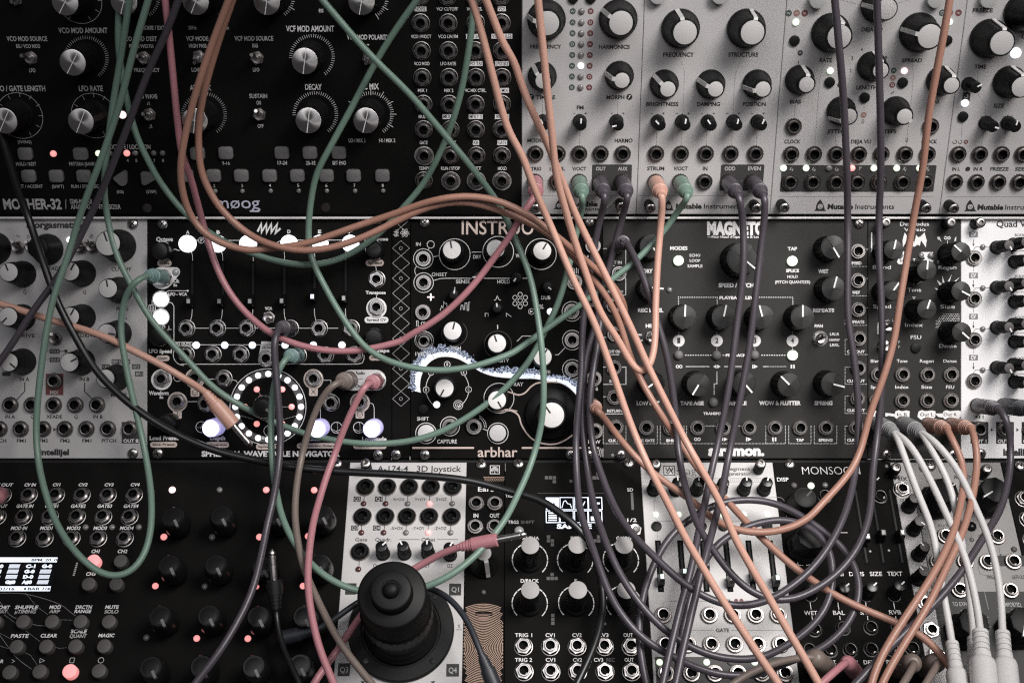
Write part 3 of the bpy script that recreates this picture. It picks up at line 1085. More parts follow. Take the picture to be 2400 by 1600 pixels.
# ================================================================== top row: resonator
module('resonator_module', 'grey module with two big knobs over three smaller, salmon and green plugs below', TOP, 1491, 1804, 'panel_grey', 'ink_dark', VTOP, group=GREYG)
c(2)
K('large', 1590, 300, -14); K('large', 2210, 300, 10); K('small', 1432, 820, -50); K('small', 1870, 820, -70); K('small', 2305, 820, -100)
for a in (("FREQUENCY", 1388, 1672, 485, 522), ("STRUCTURE", 1985, 2262, 485, 522), ("BRIGHTNESS", 1232, 1528, 940, 975), ("DAMPING", 1697, 1910, 940, 975), ("POSITION", 2120, 2330, 940, 975),
          ("STRUM", 1242, 1398, 1532, 1565), ("V/OCT", 1483, 1613, 1532, 1565), ("IN", 1752, 1795, 1532, 1565)):
    T(*a, bold=.018)
for x, a, xt in ((1338, -45, 1360), (1568, 8, 1588), (1799, -35, 1830), (2030, 12, 2065), (2258, 22, 2292)):
    K('trim', xt, 1152, a); Ln([(x, 1045), (x, 1068)]); T("+", x + 40, x + 68, 1030, 1056); Ln([(x - 65, 1043), (x - 42, 1043)], 6); Dt([(x - 8, 1225), (x - 12, 1345)])
Dt([(1555, 570), (1580, 640), (1583, 720), (1570, 1045)], curve=True); Dt([(2095, 572), (2060, 660), (2045, 750), (2030, 1045)], curve=True)
for x in (1325, 1553, 1782, 2010, 2238):
    J('knurl', x, 1415)
Rc(1905, 1512, 2320, 1753, 'ink_box', 12)
T("ODD", 1953, 2050, 1532, 1565, 'ink_pale', .015); T("EVEN", 2168, 2285, 1532, 1565, 'ink_pale', .015)
B('clear', 1340, -35); B('clear', 1910, -35)
c(6)
for k, x in (('strum', 1320), ('rvoct', 1548), ('rin', 1770), ('odd', 1990), ('even', 2212)):
    JA[k] = (TOP,) + tuple(a + b for a, b in zip(J('knurl', x, 105), (X.u0, X.v0)))
Dt([(2080, 95), (2150, 95)], ink='ink_pale')
Ln([(1160, 230), (2380, 230)], 4, 'ink_mid')
hood(1440, 325, .9); T("Mutable", 1505, 1742, 305, 348, bold=.035); T("Instruments", 1762, 2130, 305, 348)
Sc(1275, 350, 'tall'); Sc(2250, 350, 'tall')
finish()

# ================================================================== top row: random generator
module('random_module', 'grey module with flat black buttons and a socket strip under lit green lamps', TOP, 1804, 2201, 'panel_grey', 'ink_dark', VTOP, group=GREYG)
c(3)
K('large', 655, 340, 10); K('medium', 1090, 85, -85); K('large', 1485, 335, -80); K('small', 355, 778, 5); K('small', 1035, 650, 0); K('small', 1685, 785, 10)
K('small', 745, 1070, -120); K('small', 1255, 1070, 125)
for a in (("RATE", 472, 587, 538, 573), ("DEJA VU", 857, 1050, 256, 290), ("SPREAD", 1228, 1412, 540, 573), ("BIAS", 200, 302, 918, 952), ("LENGTH", 810, 1000, 788, 822),
          ("JITTER", 540, 700, 1192, 1225), ("STEPS", 1035, 1180, 1192, 1225), ("BIAS", 1470, 1575, 920, 952), ("CLOCK", 148, 297, 1285, 1318), ("DEJA VU", 760, 945, 1285, 1318), ("CLOCK", 1407, 1552, 1285, 1318)):
    T(*a, bold=.018)
for i, (x, y, r, m) in enumerate(((190, 124, 30, 'ink_green'), (263, 124, 30, 'ink_brown'), (337, 124, 30, 'ink_red'), (1600, 120, 30, 'ink_green'), (1672, 120, 30, 'ink_brown'), (1750, 120, 30, 'ink_red'),
                                  (1155, 650, 27, 'ink_green'), (1148, 717, 26, 'ink_brown'), (1142, 782, 27, 'ink_red'), (295, 488, 25, 'ink_dark'), (660, 783, 24, 'ink_dark'), (878, 1058, 27, 'ink_brown'))):
    icon(x, y, r, m, k=i)
for x, y, m in ((258, 208, 'led_green'), (575, 655, 'led_green'), (1255, 655, 'led_hot'), (1670, 205, 'led_green')):
    LED(x, y, 31, m)
for x, y in ((247, 378), (570, 760), (1242, 763), (1650, 375), (892, 900)):
    B('spot', x, y)
B('clear', 460, 5); B('clear', 1545, 0)
for n, x, y in (("2", 757, 650), ("3", 772, 535), ("4", 860, 455), ("8", 1082, 530)):
    T(n, x - 9, x + 9, y - 15, y + 15, 'ink_box')
Dt([(250, 245), (247, 320)]); Dt([(250, 430), (270, 475)]); Ln([(280, 560), (275, 605)]); Dt([(520, 590), (482, 700), (465, 850), (430, 1350)], curve=True)
Dt([(882, 950), (882, 1020)]); Dt([(1325, 590), (1335, 700), (1310, 980)], curve=True); Dt([(248, 970), (240, 1090)]); Dt([(615, 1240), (630, 1350)]); Dt([(1105, 1240), (1080, 1330)]); Dt([(1290, 1150), (1268, 1340)])
RcO(862, 1102, 882, 1132, 4); Ln([(1130, 865), (1158, 842)], 8); RcO(1264, 1272, 1286, 1300, 4)
Dt([(655, 0), (850, 48)], h=E1); Dt([(1170, 40), (1300, 0)])
J('knurl', 238, 1165); J('knurl', 1500, 1165)
for x in (215, 425, 628, 838, 1045, 1262, 1470):
    J('knurl', x, 1420)
Rc(108, 1518, 1550, 1763, 'ink_box', 12)
for i, (x, m) in enumerate(((145, 'led_green'), (352, 'led_green'), (562, 'led_off'), (775, 'led_red'), (975, 'led_green'), (1185, 'led_green'), (1395, 'led_green'))):
    LED(x, 1548, 30, m)
    T(("t\u2081", "t\u2082", "t\u2083", "Y", "X\u2081", "X\u2082", "X\u2083")[i], x + 48, x + (78 if i == 3 else 84), 1532, 1565, 'ink_pale', shear=.25)
c(7)
for x in (205, 412, 625, 820, 1022, 1238, 1452):
    J('knurl', x, 106)
Ln([(90, 238), (1515, 238)], 4, 'ink_mid')
hood(480, 325, 1.0); T("Mutable", 545, 780, 308, 352, bold=.035); T("Instruments", 800, 1158, 308, 352)
Sc(155, 345, 'tall'); Sc(1460, 350, 'tall')
finish()

# ================================================================== top row: granular module at the right edge
module('texture_module', 'rightmost grey module of the top row, with knobs lettered TIME and SIZE', TOP, 2201, 2598, 'panel_grey', 'ink_dark', VTOP, group=GREYG)
c(3)
K('large', 2150, 395, 3); K('large', 2475, 150, 40); K('medium', 2330, 800, 0)
for a in (("FREEZE", 1878, 2063, 80, 115), ("TIME", 1893, 2002, 597, 632), ("SIZE", 2070, 2165, 955, 990), ("IN L", 1690, 1762, 1538, 1568), ("IN R", 1885, 1970, 1538, 1568), ("FREEZE", 2040, 2208, 1538, 1568), ("SEED", 2268, 2400, 1538, 1568), ("DENSITY", 2328, 2560, 322, 355)):
    T(*a, bold=.018)
B('clear', 2030, 0); LED(2280, 490, 48, 'led_white'); Rc(1780, 850, 1862, 940, 'ink_box', 10); LED(1813, 950, 34, 'led_white'); B('spot', 1797, 1075)
Ri(1820, 885, 16, 5, 'ink_pale', 0, 270, h=E2)
K('trim', 1910, 805, 60); K('trim', 2070, 1165, 105); K('trim', 2275, 1165, 10)
for i, x in enumerate((1715, 1765)):
    Ri(x, 1305, 17, 6, None, 0, 290)
icon(1818, 1305, 20, 'ink_red', k=2)
for x in (2000, 2202):
    Ln([(x, 1055), (x, 1078)]); Pg([(x + 25, 1075), (x + 58, 1056), (x + 38, 1075)]); Pg([(x - 25, 1072), (x - 56, 1066), (x - 38, 1074)])
Dt([(1928, 650), (1930, 860), (1990, 950), (2000, 1050)], curve=True); Dt([(1785, 1130), (1775, 1260)]); Dt([(1980, 1220), (1958, 1345)]); Dt([(2182, 1210), (2160, 1345)])
for k in range(4):
    Ln([(2268 + k * 10, 292), (2268 + k * 10, 314)], 3)
for x in (1752, 1950, 2150, 2345):
    J('knurl', x, 1420)
Di(1835, 1553, 22)
c(7)
for x in (1720, 1920, 2118, 2310):
    J('knurl', x, 108)
Dt([(1795, 104), (1845, 104)])
Ln([(1645, 241), (2500, 241)], 4, 'ink_mid')
hood(1858, 328, 1.0); T("Mutable", 1922, 2160, 313, 358, bold=.035); T("Instruments", 2175, 2540, 313, 358)
Sc(1715, 352, 'tall')
finish()

# ================================================================== middle row: dual filter at the left edge
module('filter_module', 'leftmost grey module of the middle row with pale-capped knobs and XFADE socket', MID, -99, 345, 'panel_grey', 'ink_dark', VMID)
c(4)
K('discbig', 992, 668, -20); K('disc', 80, 932, -22); K('disc', 645, 925, 28); K('disc', 992, 1082, -10); K('disc', 75, 1340, -135); K('disc', 643, 1340, 28); K('disc', 982, 1492, 100); K('discdark', 345, 705, -40); K('discbig', -190, 690, 0)
for x, y, a, b_ in ((160, 705, 110, 650), (285, 700, 235, 655), (735, 705, 690, 655), (842, 702, 790, 645), (505, 1545, 470, 1500)):
    Tg(x, y, a, b_, 'dark_nickel', 'nickel')
LED(635, 635, 27, 'led_white'); LED(388, 628, 22, 'led_white')
T("Morgasmatron", 245, 800, 470, 525, bold=.03)
for a in (("Q", 215, 243, 1095, 1130), ("Q", 765, 793, 1095, 1130), ("CUTOFF", 1025, 1208, 888, 922), ("XFADE", 415, 560, 880, 915), ("CUTOFF", -20, 80, 888, 922), ("DRIVE", 150, 322, 1498, 1530), ("-DRIVE", 722, 880, 1498, 1530), ("D", 250, 272, 592, 620), ("RES", 1070, 1180, 1250, 1285), ("+", 1147, 1173, 1345, 1372)):
    T(*a)
Ri(838, 603, 14, 4); Ln([(825, 620), (852, 586)], 4); Ln([(148, 600), (165, 594), (170, 608), (188, 602)], 5); Ln([(507, 590), (507, 612)], 5)
Sc(1215, 488)
c(8)
K('disc', 80, 190, 130); K('disc', 638, 192, 62); K('disc', 968, 340, -50)
RcO(30, 280, 95, 315, 3); Rc(20, 282, 98, 316, 'ink_box')
for s, x0, x1, y0, y1 in (("VCA A", 465, 540, 78, 102), ("VCA B", 465, 540, 155, 180), ("LP1", 945, 1000, 218, 244), ("BP1", 1035, 1100, 172, 198), ("HP1", 1125, 1188, 172, 198), ("HP2", 1220, 1280, 218, 244), ("BR1", 1250, 1308, 285, 311)):
    Tb(s, x0, x1, y0, y1, 'ink_box', 'ink_pale', 9)
Dt([(420, 90), (455, 90)], 8); Dt([(420, 165), (455, 165)], 8); Ln([(550, 90), (600, 90)], 7); Di(606, 88, 16)
for a in (("IN A", 180, 270, 330, 362), ("IN B", 733, 822, 330, 362), ("MODE", 1020, 1165, 475, 508), ("IN A", 50, 138, 675, 705), ("Q", 283, 312, 675, 705), ("XFADE", 425, 572, 675, 705), ("Q", 683, 715, 675, 705), ("IN B", 857, 943, 675, 705),
          ("PITCH", -80, 58, 895, 925), ("FM1", 155, 238, 895, 925), ("FM2", 365, 442, 895, 925), ("FM2", 555, 643, 895, 925), ("FM1", 757, 840, 895, 925), ("PITCH", 935, 1068, 895, 925)):
    T(*a, bold=.012)
Rc(420, 295, 583, 492, 'ink_red'); T("MIX", 460, 540, 452, 482, 'ink_pale', .02); J('knurl', 495, 362)
Ln([(228, 375), (228, 455), (150, 540)], 9); Ln([(778, 375), (778, 460), (855, 535)], 9)
for x in (90, 288, 490, 688, 888):
    J('knurl', x, 582)
Rc(1118, 738, 1275, 935, 'ink_box'); T("OUT B", 1135, 1272, 897, 926, 'ink_white', .01)
for x in (-10, 185, 392, 592, 790, 988, 1188):
    J('knurl', x, 802)
Pg([(490, 790), (515, 808), (490, 826)])
T("intellijel", 365, 635, 990, 1040, bold=.035)
Sc(1215, 1030)
finish()

# ================================================================== middle row: wavetable module
module('wavetable_module', 'black module with six glowing white keys and a ring of white lamps', MID, 345, 918, 'panel_black', 'ink_white', VMID)
c(4)
Sc(1490, 488)
for s, x in (("A", 1725), ("B", 2005), ("C", 2287)):
    T(s, x - 16, x + 16, 550, 580, bold=.03)
BG = 'ink_beige'


def pill(s, x0, x1, y0, y1, pad=10, ink=BG, tx='ink_dark'):
    Rc(x0, y0, x1, y1, ink, 30)
    T(s, x0 + pad * 2, x1 - pad * 2, y0 + 16, y1 - 18, tx, .02, h=E2)


for x in (1717, 1995, 2275):
    B('big', x, 670)
Ln([(1800, 640), (1830, 640)], 5); Ri(1850, 640, 26, 5); T("P", 1842, 1862, 628, 652, bold=.02); Ln([(1876, 640), (1920, 640)], 5); Ln([(2070, 640), (2205, 640)], 5)
T("Octave", 1435, 1590, 612, 648, bold=.03); K('dome', 1465, 735); Ri(1490, 740, 90, 6, None, -20, 140); Ln([(1585, 715), (1650, 735)], 8)
pill("Scale", 1445, 1577, 822, 878)
X.art.flat([uv(1490 + 104 * math.cos(R(a)), 985 - 104 * math.sin(R(a))) for a in range(75, 335, 10)] + [uv(1648, 950), uv(1655, 925), uv(1645, 900), uv(1625, 888)], E1, 'ink_white')
JA['clk'] = (MID,) + tuple(a + b for a, b in zip(J('hex', 1505, 985), (X.u0, X.v0))); LED(1612, 930, 30, 'clear_grey')
T("Clk", 1595, 1650, 997, 1028, bold=.02); T("In", 1595, 1627, 1035, 1063, bold=.02)
Ln([(1510, 1132), (1545, 1103), (1722, 1103)], 6); Pg([(1720, 1090), (1738, 1103), (1720, 1116)]); T("LFO - VCA", 1548, 1720, 1120, 1147, bold=.025)
for y in (1180, 1345):
    B('mid', 1472, y); Ri(1478, y, 76, 5)
RcO(1368, 1232, 1428, 1292, 6, None, 14)
for k in range(3):
    Ln([(1383 + 15 * k, 1240), (1383 + 15 * k, 1284)], 5)
Ln([(1545, 1205), (1580, 1215), (1598, 1245), (1598, 1568)], 6); Ln([(1395, 1300), (1395, 1320)], 5); Ln([(1398, 1232), (1398, 1190), (1405, 1175)], 5)
Ln([(1470, 1458), (1495, 1458), (1495, 1428), (1515, 1428), (1515, 1458), (1525, 1458)], 5); Ln([(1530, 1458), (1575, 1458)], 5); Ln([(1552, 1458), (1552, 1425)], 5)
Slot(1768, 830, 1768, 1155, 1723, 1198); Slot(2048, 830, 2048, 1155, 2008, 1198); Slot(2325, 830, 2325, 1155, 2300, 1198)
for x in (1768, 2045, 2325):
    d = 0 if x < 2100 else 6
    Ln([(x - 10, 742), (x, 780), (x + 2, 828)], 5, curve=True); Ln([(x - 2, 1272), (x - 6, 1330), (x - 22, 1392)], 5, curve=True)
for x in (1710, 1992, 2265):
    J('hex', x, 1447)
Ln([(1780, 1446), (1920, 1446)], 5); Ln([(2064, 1446), (2195, 1446)], 5); Ln([(2336, 1446), (2860, 1446)], 5)
K('dome', 1440, 1530); Ri(1478, 1540, 85, 5, None, 10, 130)
c(5)
Ln([(15, 560), (48, 490), (52, 565), (95, 490), (98, 568), (140, 490), (142, 565), (195, 490), (180, 570), (225, 530)], 20, 'ink_white')
for s, x in (("D", 303), ("E", 585), ("F", 867)):
    T(s, x - 15, x + 15, 545, 575, bold=.03)
for x in (300, 582, 865):
    B('big', x, 668)
Ln([(375, 638), (510, 638)], 5); Ln([(655, 638), (790, 638)], 5); Ln([(180, 690), (195, 660), (222, 645)], 5)
Slot(262, 830, 262, 1150, 225, 1195); Slot(540, 830, 540, 1100, 515, 1155, led='led_blue'); Slot(825, 820, 825, 1125, 795, 1170)
for x in (262, 540, 825):
    Ln([(x - 4, 745), (x, 780), (x, 828)], 5, curve=True); Ln([(x - 4, 1265), (x, 1330), (x + 14, 1385)], 5, curve=True)
JA['wave_a'] = (MID,) + tuple(a + b for a, b in zip(J('hex', 312, 1447), (X.u0, X.v0)))
J('hex', 578, 1447); J('hex', 872, 1445)
T("VCA", 82, 150, 1252, 1278, bold=.02); Tg(115, 1348, 108, 1372)
Ln([(650, 1446), (755, 1446)], 5)
for a in (("Transpose", 985, 1213, 612, 642), ("Transpose", 1008, 1192, 1105, 1133)):
    T(*a, bold=.025)
K('dome', 1078, 725); Ri(1085, 728, 84, 5, None, 20, 200)
pill("Spread", 1007, 1175, 818, 876); Ln([(1100, 878), (1107, 918)], 5); J('hex', 1107, 997); Ln([(1107, 1145), (1107, 1170)], 5)
Di(1107, 1262, 94, 'ink_white'); Rc(1065, 1320, 1150, 1350, 'ink_white'); J('hex', 1107, 1252); pill("Spread CV", 997, 1217, 1342, 1398, ink='ink_white')
K('dome', 1080, 1530); Ri(1088, 1535, 84, 5, None, 20, 200)
Sc(1115, 448)
c(8)
RcO(1580, 5, 1768, 38, 4, None, 14); T("LFO OUTS", 1598, 1752, 10, 32, bold=.02)
for x in (1800, 2062, 2316):
    LED(x, 34, 32, 'led_blue' if x > 1900 else 'led_white')
Ln([(1830, 30), (2900, 30)], 5)
for x in (1705, 1952, 2208):
    J('hex', x, 118)
Ri(1690, 122, 98, 5, None, -180, -40); Ln([(1660, 208), (3290, 208), (3330, 195), (3345, 160), (3345, 120)], 6)
T("LFO Speed", 1368, 1580, 72, 105, bold=.025); pill("Gain", 1435, 1558, 128, 180)
Di(1485, 350, 96, 'ink_white'); J('hex', 1485, 342); T("Waveform", 1368, 1550, 456, 490, bold=.025); T("In", 1468, 1500, 497, 524, bold=.025)


def plated(x, y, sx, sy, glyph, ink=BG):
    Di(x, y, 92, ink)
    Rc(sx - 40, sy - 42, sx + 40, sy + 38, ink, 12)
    J('hex', x, y - 4)
    if glyph == 0:
        Ln([(sx, sy - 28), (sx, sy + 22)], 5, 'ink_dark', h=E2); Ln([(sx - 22, sy), (sx, sy + 24), (sx + 22, sy)], 5, 'ink_dark', h=E2)
    elif glyph == 1:
        Ln([(sx - 22, sy + 20), (sx + 20, sy - 20)], 6, 'ink_dark', h=E2); Ln([(sx - 18, sy - 20), (sx + 18, sy + 20)], 6, 'ink_dark', h=E2)
    else:
        Ri(sx, sy, 25, 5, 'ink_dark', h=E2); Ln([(sx - 18, sy - 3), (sx, sy + 5), (sx + 18, sy - 5)], 4, 'ink_dark', h=E2)


plated(1630, 555, 1630, 670, 0); plated(1790, 340, 1792, 468, 2)
J('hex', 1885, 570); J('hex', 2052, 340); Ln([(1722, 552), (1828, 552)], 5); Ln([(1868, 345), (1982, 345)], 5); Ln([(2120, 348), (2170, 360), (2182, 380)], 5)
Ri(1632, 330, 36, 5)
T("Load Preset", 1375, 1640, 868, 903, bold=.025); pill("Save Preset", 1380, 1628, 920, 972); K('dome', 1515, 752); Ri(1525, 755, 60, 5, None, -30, 120)
T("Depth", 1930, 2070, 868, 903, bold=.025); pill("Dispersion", 1890, 2105, 920, 975); pill("n", 1815, 1885, 918, 968)
K('lamp', 1935, 798); Ri(1850, 785, 50, 5); Dt([(1805, 790), (1895, 785)], 4); Ln([(1840, 800), (1865, 750)], 4)
Sc(1445, 1030)
c(9)
for x, m in ((265, 'led_blue'), (525, 'led_blue'), (788, 'led_white')):
    LED(x, 33, 32, m)
X.art.flat([uv(95 + 76 * math.cos(R(a)), 160 - 76 * math.sin(R(a))) for a in range(180, 370, 12)] + [uv(140, 0), uv(50, 0)], E1, 'ink_white')
T("LFO Out", 57, 140, 45, 66, 'ink_dark', .02, h=E2); J('hex', 95, 155)
JA['wave_lfo'] = (MID,) + tuple(a + b for a, b in zip(J('hex', 385, 130), (X.u0, X.v0)))
J('hex', 635, 125); J('hex', 900, 122)
RX, RY = 110, 600
Ri(RX, RY, 302, 62, 'ink_dim'); Ri(RX, RY, 350, 6)
for k in range(20):
    a = R(k * 18 + 0)
    x, y = RX + 302 * math.cos(a), RY - 302 * math.sin(a)
    LED(x, y, 27, 'led_white')
for x, y in ((5, 440), (240, 440), (325, 600), (5, 757), (240, 757), (-105, 600)):
    LED(x, y, 28, 'led_red')
Ln([(20, 455), (55, 520)], 4, 'ink_pale'); Ln([(245, 600), (295, 600)], 4, 'ink_pale'); Dt([(250, 715), (380, 680)], 4, 6, 8); Dt([(-140, 680), (-20, 715)], 4, 6, 8)
K('mushroom', 60, 605, 120)
T("Browse", 58, 185, 872, 898, bold=.02); pill("Sphere", 0, 185, 940, 992); Ri(120, 820, 48, 5, None, 180, 360)
plated(528, 345, 528, 462, 1); J('hex', 688, 562); Ln([(620, 355), (688, 355), (688, 490)], 5); Ln([(592, 730), (592, 600), (615, 570)], 5)
Rc(780, 260, 1195, 450, 'ink_white', 92); T("Audio", 912, 1000, 275, 303, 'ink_dark', .02); T("Out", 912, 985, 397, 422, 'ink_dark', .02); Ln([(905, 346), (985, 346)], 4, 'ink_dark', h=E2)
JA['wave_l'] = (MID,) + tuple(a + b for a, b in zip(J('hex', 862, 350), (X.u0, X.v0)))
JA['wave_r'] = (MID,) + tuple(a + b for a, b in zip(J('hex', 1110, 365), (X.u0, X.v0)))
plated(955, 560, 955, 668, 2); Ln([(1045, 562), (1075, 575), (1086, 610), (1086, 730)], 5)
K('lamp', 560, 805); K('lamp', 1062, 805)
for x in (740, 945):
    Ri(x, 790, 50, 5); Ln([(x - 45, 805), (x, 822), (x + 45, 800)], 4, curve=True); Dt([(x + 5, 745), (x + 12, 790), (x + 5, 835)], 4, 6, 6)
T("Latitude", 480, 650, 877, 910, bold=.025); T("Longitude", 975, 1200, 877, 912, bold=.025); pill("n  Dispersion Pattern", 375, 745, 932, 982); pill(" Dispersion Pattern", 895, 1200, 938, 986)
T("SPHERICAL WAVETABLE NAVIGATOR", -500, 772, 1007, 1054, bold=.03)
T("Shape", 1098, 1225, 68, 98, bold=.025); pill("Phase", 1040, 1170, 125, 175)
Sc(1120, 1045)
finish()

# ================================================================== middle row: narrow blind panel
module('blind_panel', 'narrow black blind panel printed with a white lattice of diamonds', MID, 918, 962, 'panel_black', 'ink_white', VMID, 'blind panel')
c(5)
yy = [712 + 138.2 * k for k in range(-1, 12)]
for sgn in (0, 1):
    pts = [(1332, yy[0] + 69)]
    for k in range(1, 12):
        pts += [((1254 if sgn else 1411), yy[k]), (1332, yy[k] + 69)]
    Ln(pts, 4, 'ink_pale')
for k in range(1, 12, 2):
    Ri(1331, yy[k], 14, 4, 'ink_pale')
Ln([(1285, 470), (1332, 520), (1411, 590)], 4, 'ink_pale'); Ln([(1400, 460), (1332, 520), (1300, 545)], 4, 'ink_pale')
for a in (0, 60, 120):
    Ln([(1366 + 40 * math.cos(t) * math.cos(R(a)) - 14 * math.sin(t) * math.sin(R(a)), 572 + 40 * math.cos(t) * math.sin(R(a)) + 14 * math.sin(t) * math.cos(R(a))) for t in [i * .4 for i in range(17)]], 4, 'ink_white', h=E2)
Di(1366, 572, 9, h=E2)
for k, w in enumerate((20, 34, 26, 40, 30)):
    Ln([(1300 - w, 548 + k * 13), (1300 + 10, 548 + k * 13)], 5, h=E2)
Ln([(1290, 545), (1290, 605)], 4, h=E2)
c(9)
Sc(1285, 1040)
for x in (1246, 1415):
    Ln([(x, 1055), (x, 1085)], 5)
finish()

# ================================================================== middle row: granular sampler with backlit trail
module('granular_module', 'black module with white-capped knobs and a glowing speckled trail', MID, 962, 1412, 'panel_black', 'ink_white', VMID)
PK = 'ink_rose'
c(5)
T("INSTRU\u014c", 1890, 2550, 462, 584, PK)
Sc(1550, 472)
T("IN", 1470, 1513, 660, 690); Ri(1605, 678, 33, 6); Ln([(1592, 710), (1580, 735)], 5)
J('gilt', 1537, 808); Ri(1537, 808, 90, 6); Ln([(1630, 792), (1684, 780)], 6); Ln([(1480, 875), (1462, 900), (1460, 930), (1475, 965)], 5, curve=True)
J('gilt', 1540, 1028); Ri(1540, 1028, 90, 6); T("ONSET", 1615, 1755, 937, 968); Ln([(1630, 1008), (1690, 992), (1740, 988), (2500, 988)], 6)
K('pearl', 1800, 727, -10); Ri(1825, 768, 142, 6); K('pearl', 2202, 718, 150); Ri(2225, 745, 142, 6)
Ln([(1982, 748), (2083, 748)], 6); T("DRY", 1995, 2070, 775, 808); T("SENSE", 1837, 1968, 1003, 1035); T("HOLD", 2217, 2333, 1003, 1035); T("WET", 2385, 2470, 765, 798)
K('mini', 2035, 975, -95); K('mini', 2395, 980, -145)


def plus():
    Rc(1573, 1155, 1637, 1166, 'led_hot', h=E2); Rc(1600, 1128, 1611, 1193, 'led_white', h=E3)


on(X.root, 'plus_lamp', plus)
K('mini', 1818, 1140, 8); Ln([(1826, 1070), (1826, 1100)], 8)
Ln([(1692, 1285), (1705, 1240), (1718, 1260), (1725, 1200), (1738, 1225), (1752, 1215), (1757, 1270), (1775, 1265), (1785, 1280)], 5)
Ln([(1880, 1280), (1885, 1235), (1900, 1235), (1905, 1275), (1918, 1275), (1920, 1215), (1938, 1215), (1940, 1283), (1955, 1283), (1955, 1208), (1967, 1208)], 5)
J('gilt', 1533, 1300); T("OUT", 1515, 1600, 1387, 1418); Ln([(1475, 1428), (1475, 1378), (1490, 1378), (1490, 1428), (1605, 1428)], 5)
K('pearl', 1806, 1470, 14); Ri(1822, 1490, 118, 4, 'ink_dim'); K('mini', 2215, 1262, -5)
Ln([(2187, 1190), (2205, 1180), (2217, 1150), (2230, 1180), (2250, 1190)], 6, curve=True); Ln([(2105, 1340), (2105, 1310), (2133, 1310), (2133, 1340)], 5); Ln([(2300, 1340), (2300, 1308), (2345, 1340)], 5)
Ln([(2220, 1415), (2220, 1455)], 9); K('pearl', 2215, 1585, -18); Ri(2222, 1598, 125, 4, 'ink_dim')
J('gilt', 1545, 1560); Ri(1545, 1560, 85, 6)
c(6)
K('pearl', 278, 735, 30); Ri(265, 766, 142, 6); K('mini', 40, 980, -145); K('mini', 325, 1062, 130)
for k in range(7):
    a = R(60 * k + 30)
    Ri(75 + (0 if k == 6 else 55 * math.cos(a)), 1192 + (0 if k == 6 else 55 * math.sin(a)), 20, 6)
T("DUB", 268, 352, 1150, 1182); T("%", 250, 290, 1230, 1268); LED(352, 1293, 30, 'led_white'); Ri(178, 1293, 26, 5); Pg([(165, 1280), (196, 1293), (165, 1306)])
J('gilt', 550, 1292); Ri(550, 1292, 90, 6); J('gilt', 553, 1555); Ri(553, 1555, 90, 6)
J('gilt', 745, 690); J('gilt', 575, 1022); J('gilt', 735, 1180)
for k in range(4):
    Ln([(560 + k * 16, 890 + 10 * (k % 2)), (560 + k * 16, 945)], 5)
Ln([(45, 1568), (95, 1518), (225, 1518)], 6); Sc(712, 466)
T("S", 690, 705, 778, 795)
c(10)
J('gilt', 553, 255); Ri(553, 255, 90, 6); J('gilt', 752, 342); JA['gran'] = (MID,) + tuple(a + b for a, b in zip(J('gilt', 735, 590), (X.u0, X.v0)))
J('gilt', 765, 822); T("B", 770, 790, 420, 450); T("LOW", 700, 812, 905, 935); T("RAY", 18, 103, 375, 408); T("LENGTH", 235, 350, 265, 295)
K('pearl', 282, 140, 30); Ln([(395, 122), (425, 122), (490, 55)], 5)
K('pearlbig', 365, 675, -35)
Ln([(-40, 460), (0, 472), (60, 490), (120, 470), (180, 410), (250, 378), (400, 372), (490, 398), (560, 450), (600, 500)], 13, PK, True)
Ln([(-60, 635), (0, 638), (60, 680), (90, 770), (150, 860), (220, 915), (310, 940), (400, 940), (480, 910), (555, 860)], 13, PK, True)
Ln([(90, 976), (800, 976)], 16, PK)
Sc(540, 1040); Sc(705, 1045)
for k in range(4):
    Ln([(775 + 20 * k, 980), (790 + 15 * k, 1010), (775 + 20 * k, 1060)], 5, 'ink_white')
c(9)
J('gilt', 1542, 0)
T("1V/OCT", 1465, 1640, 97, 130); T("PITCH", 1768, 1882, 45, 78); T("INTENSITY", 2112, 2325, 160, 190)


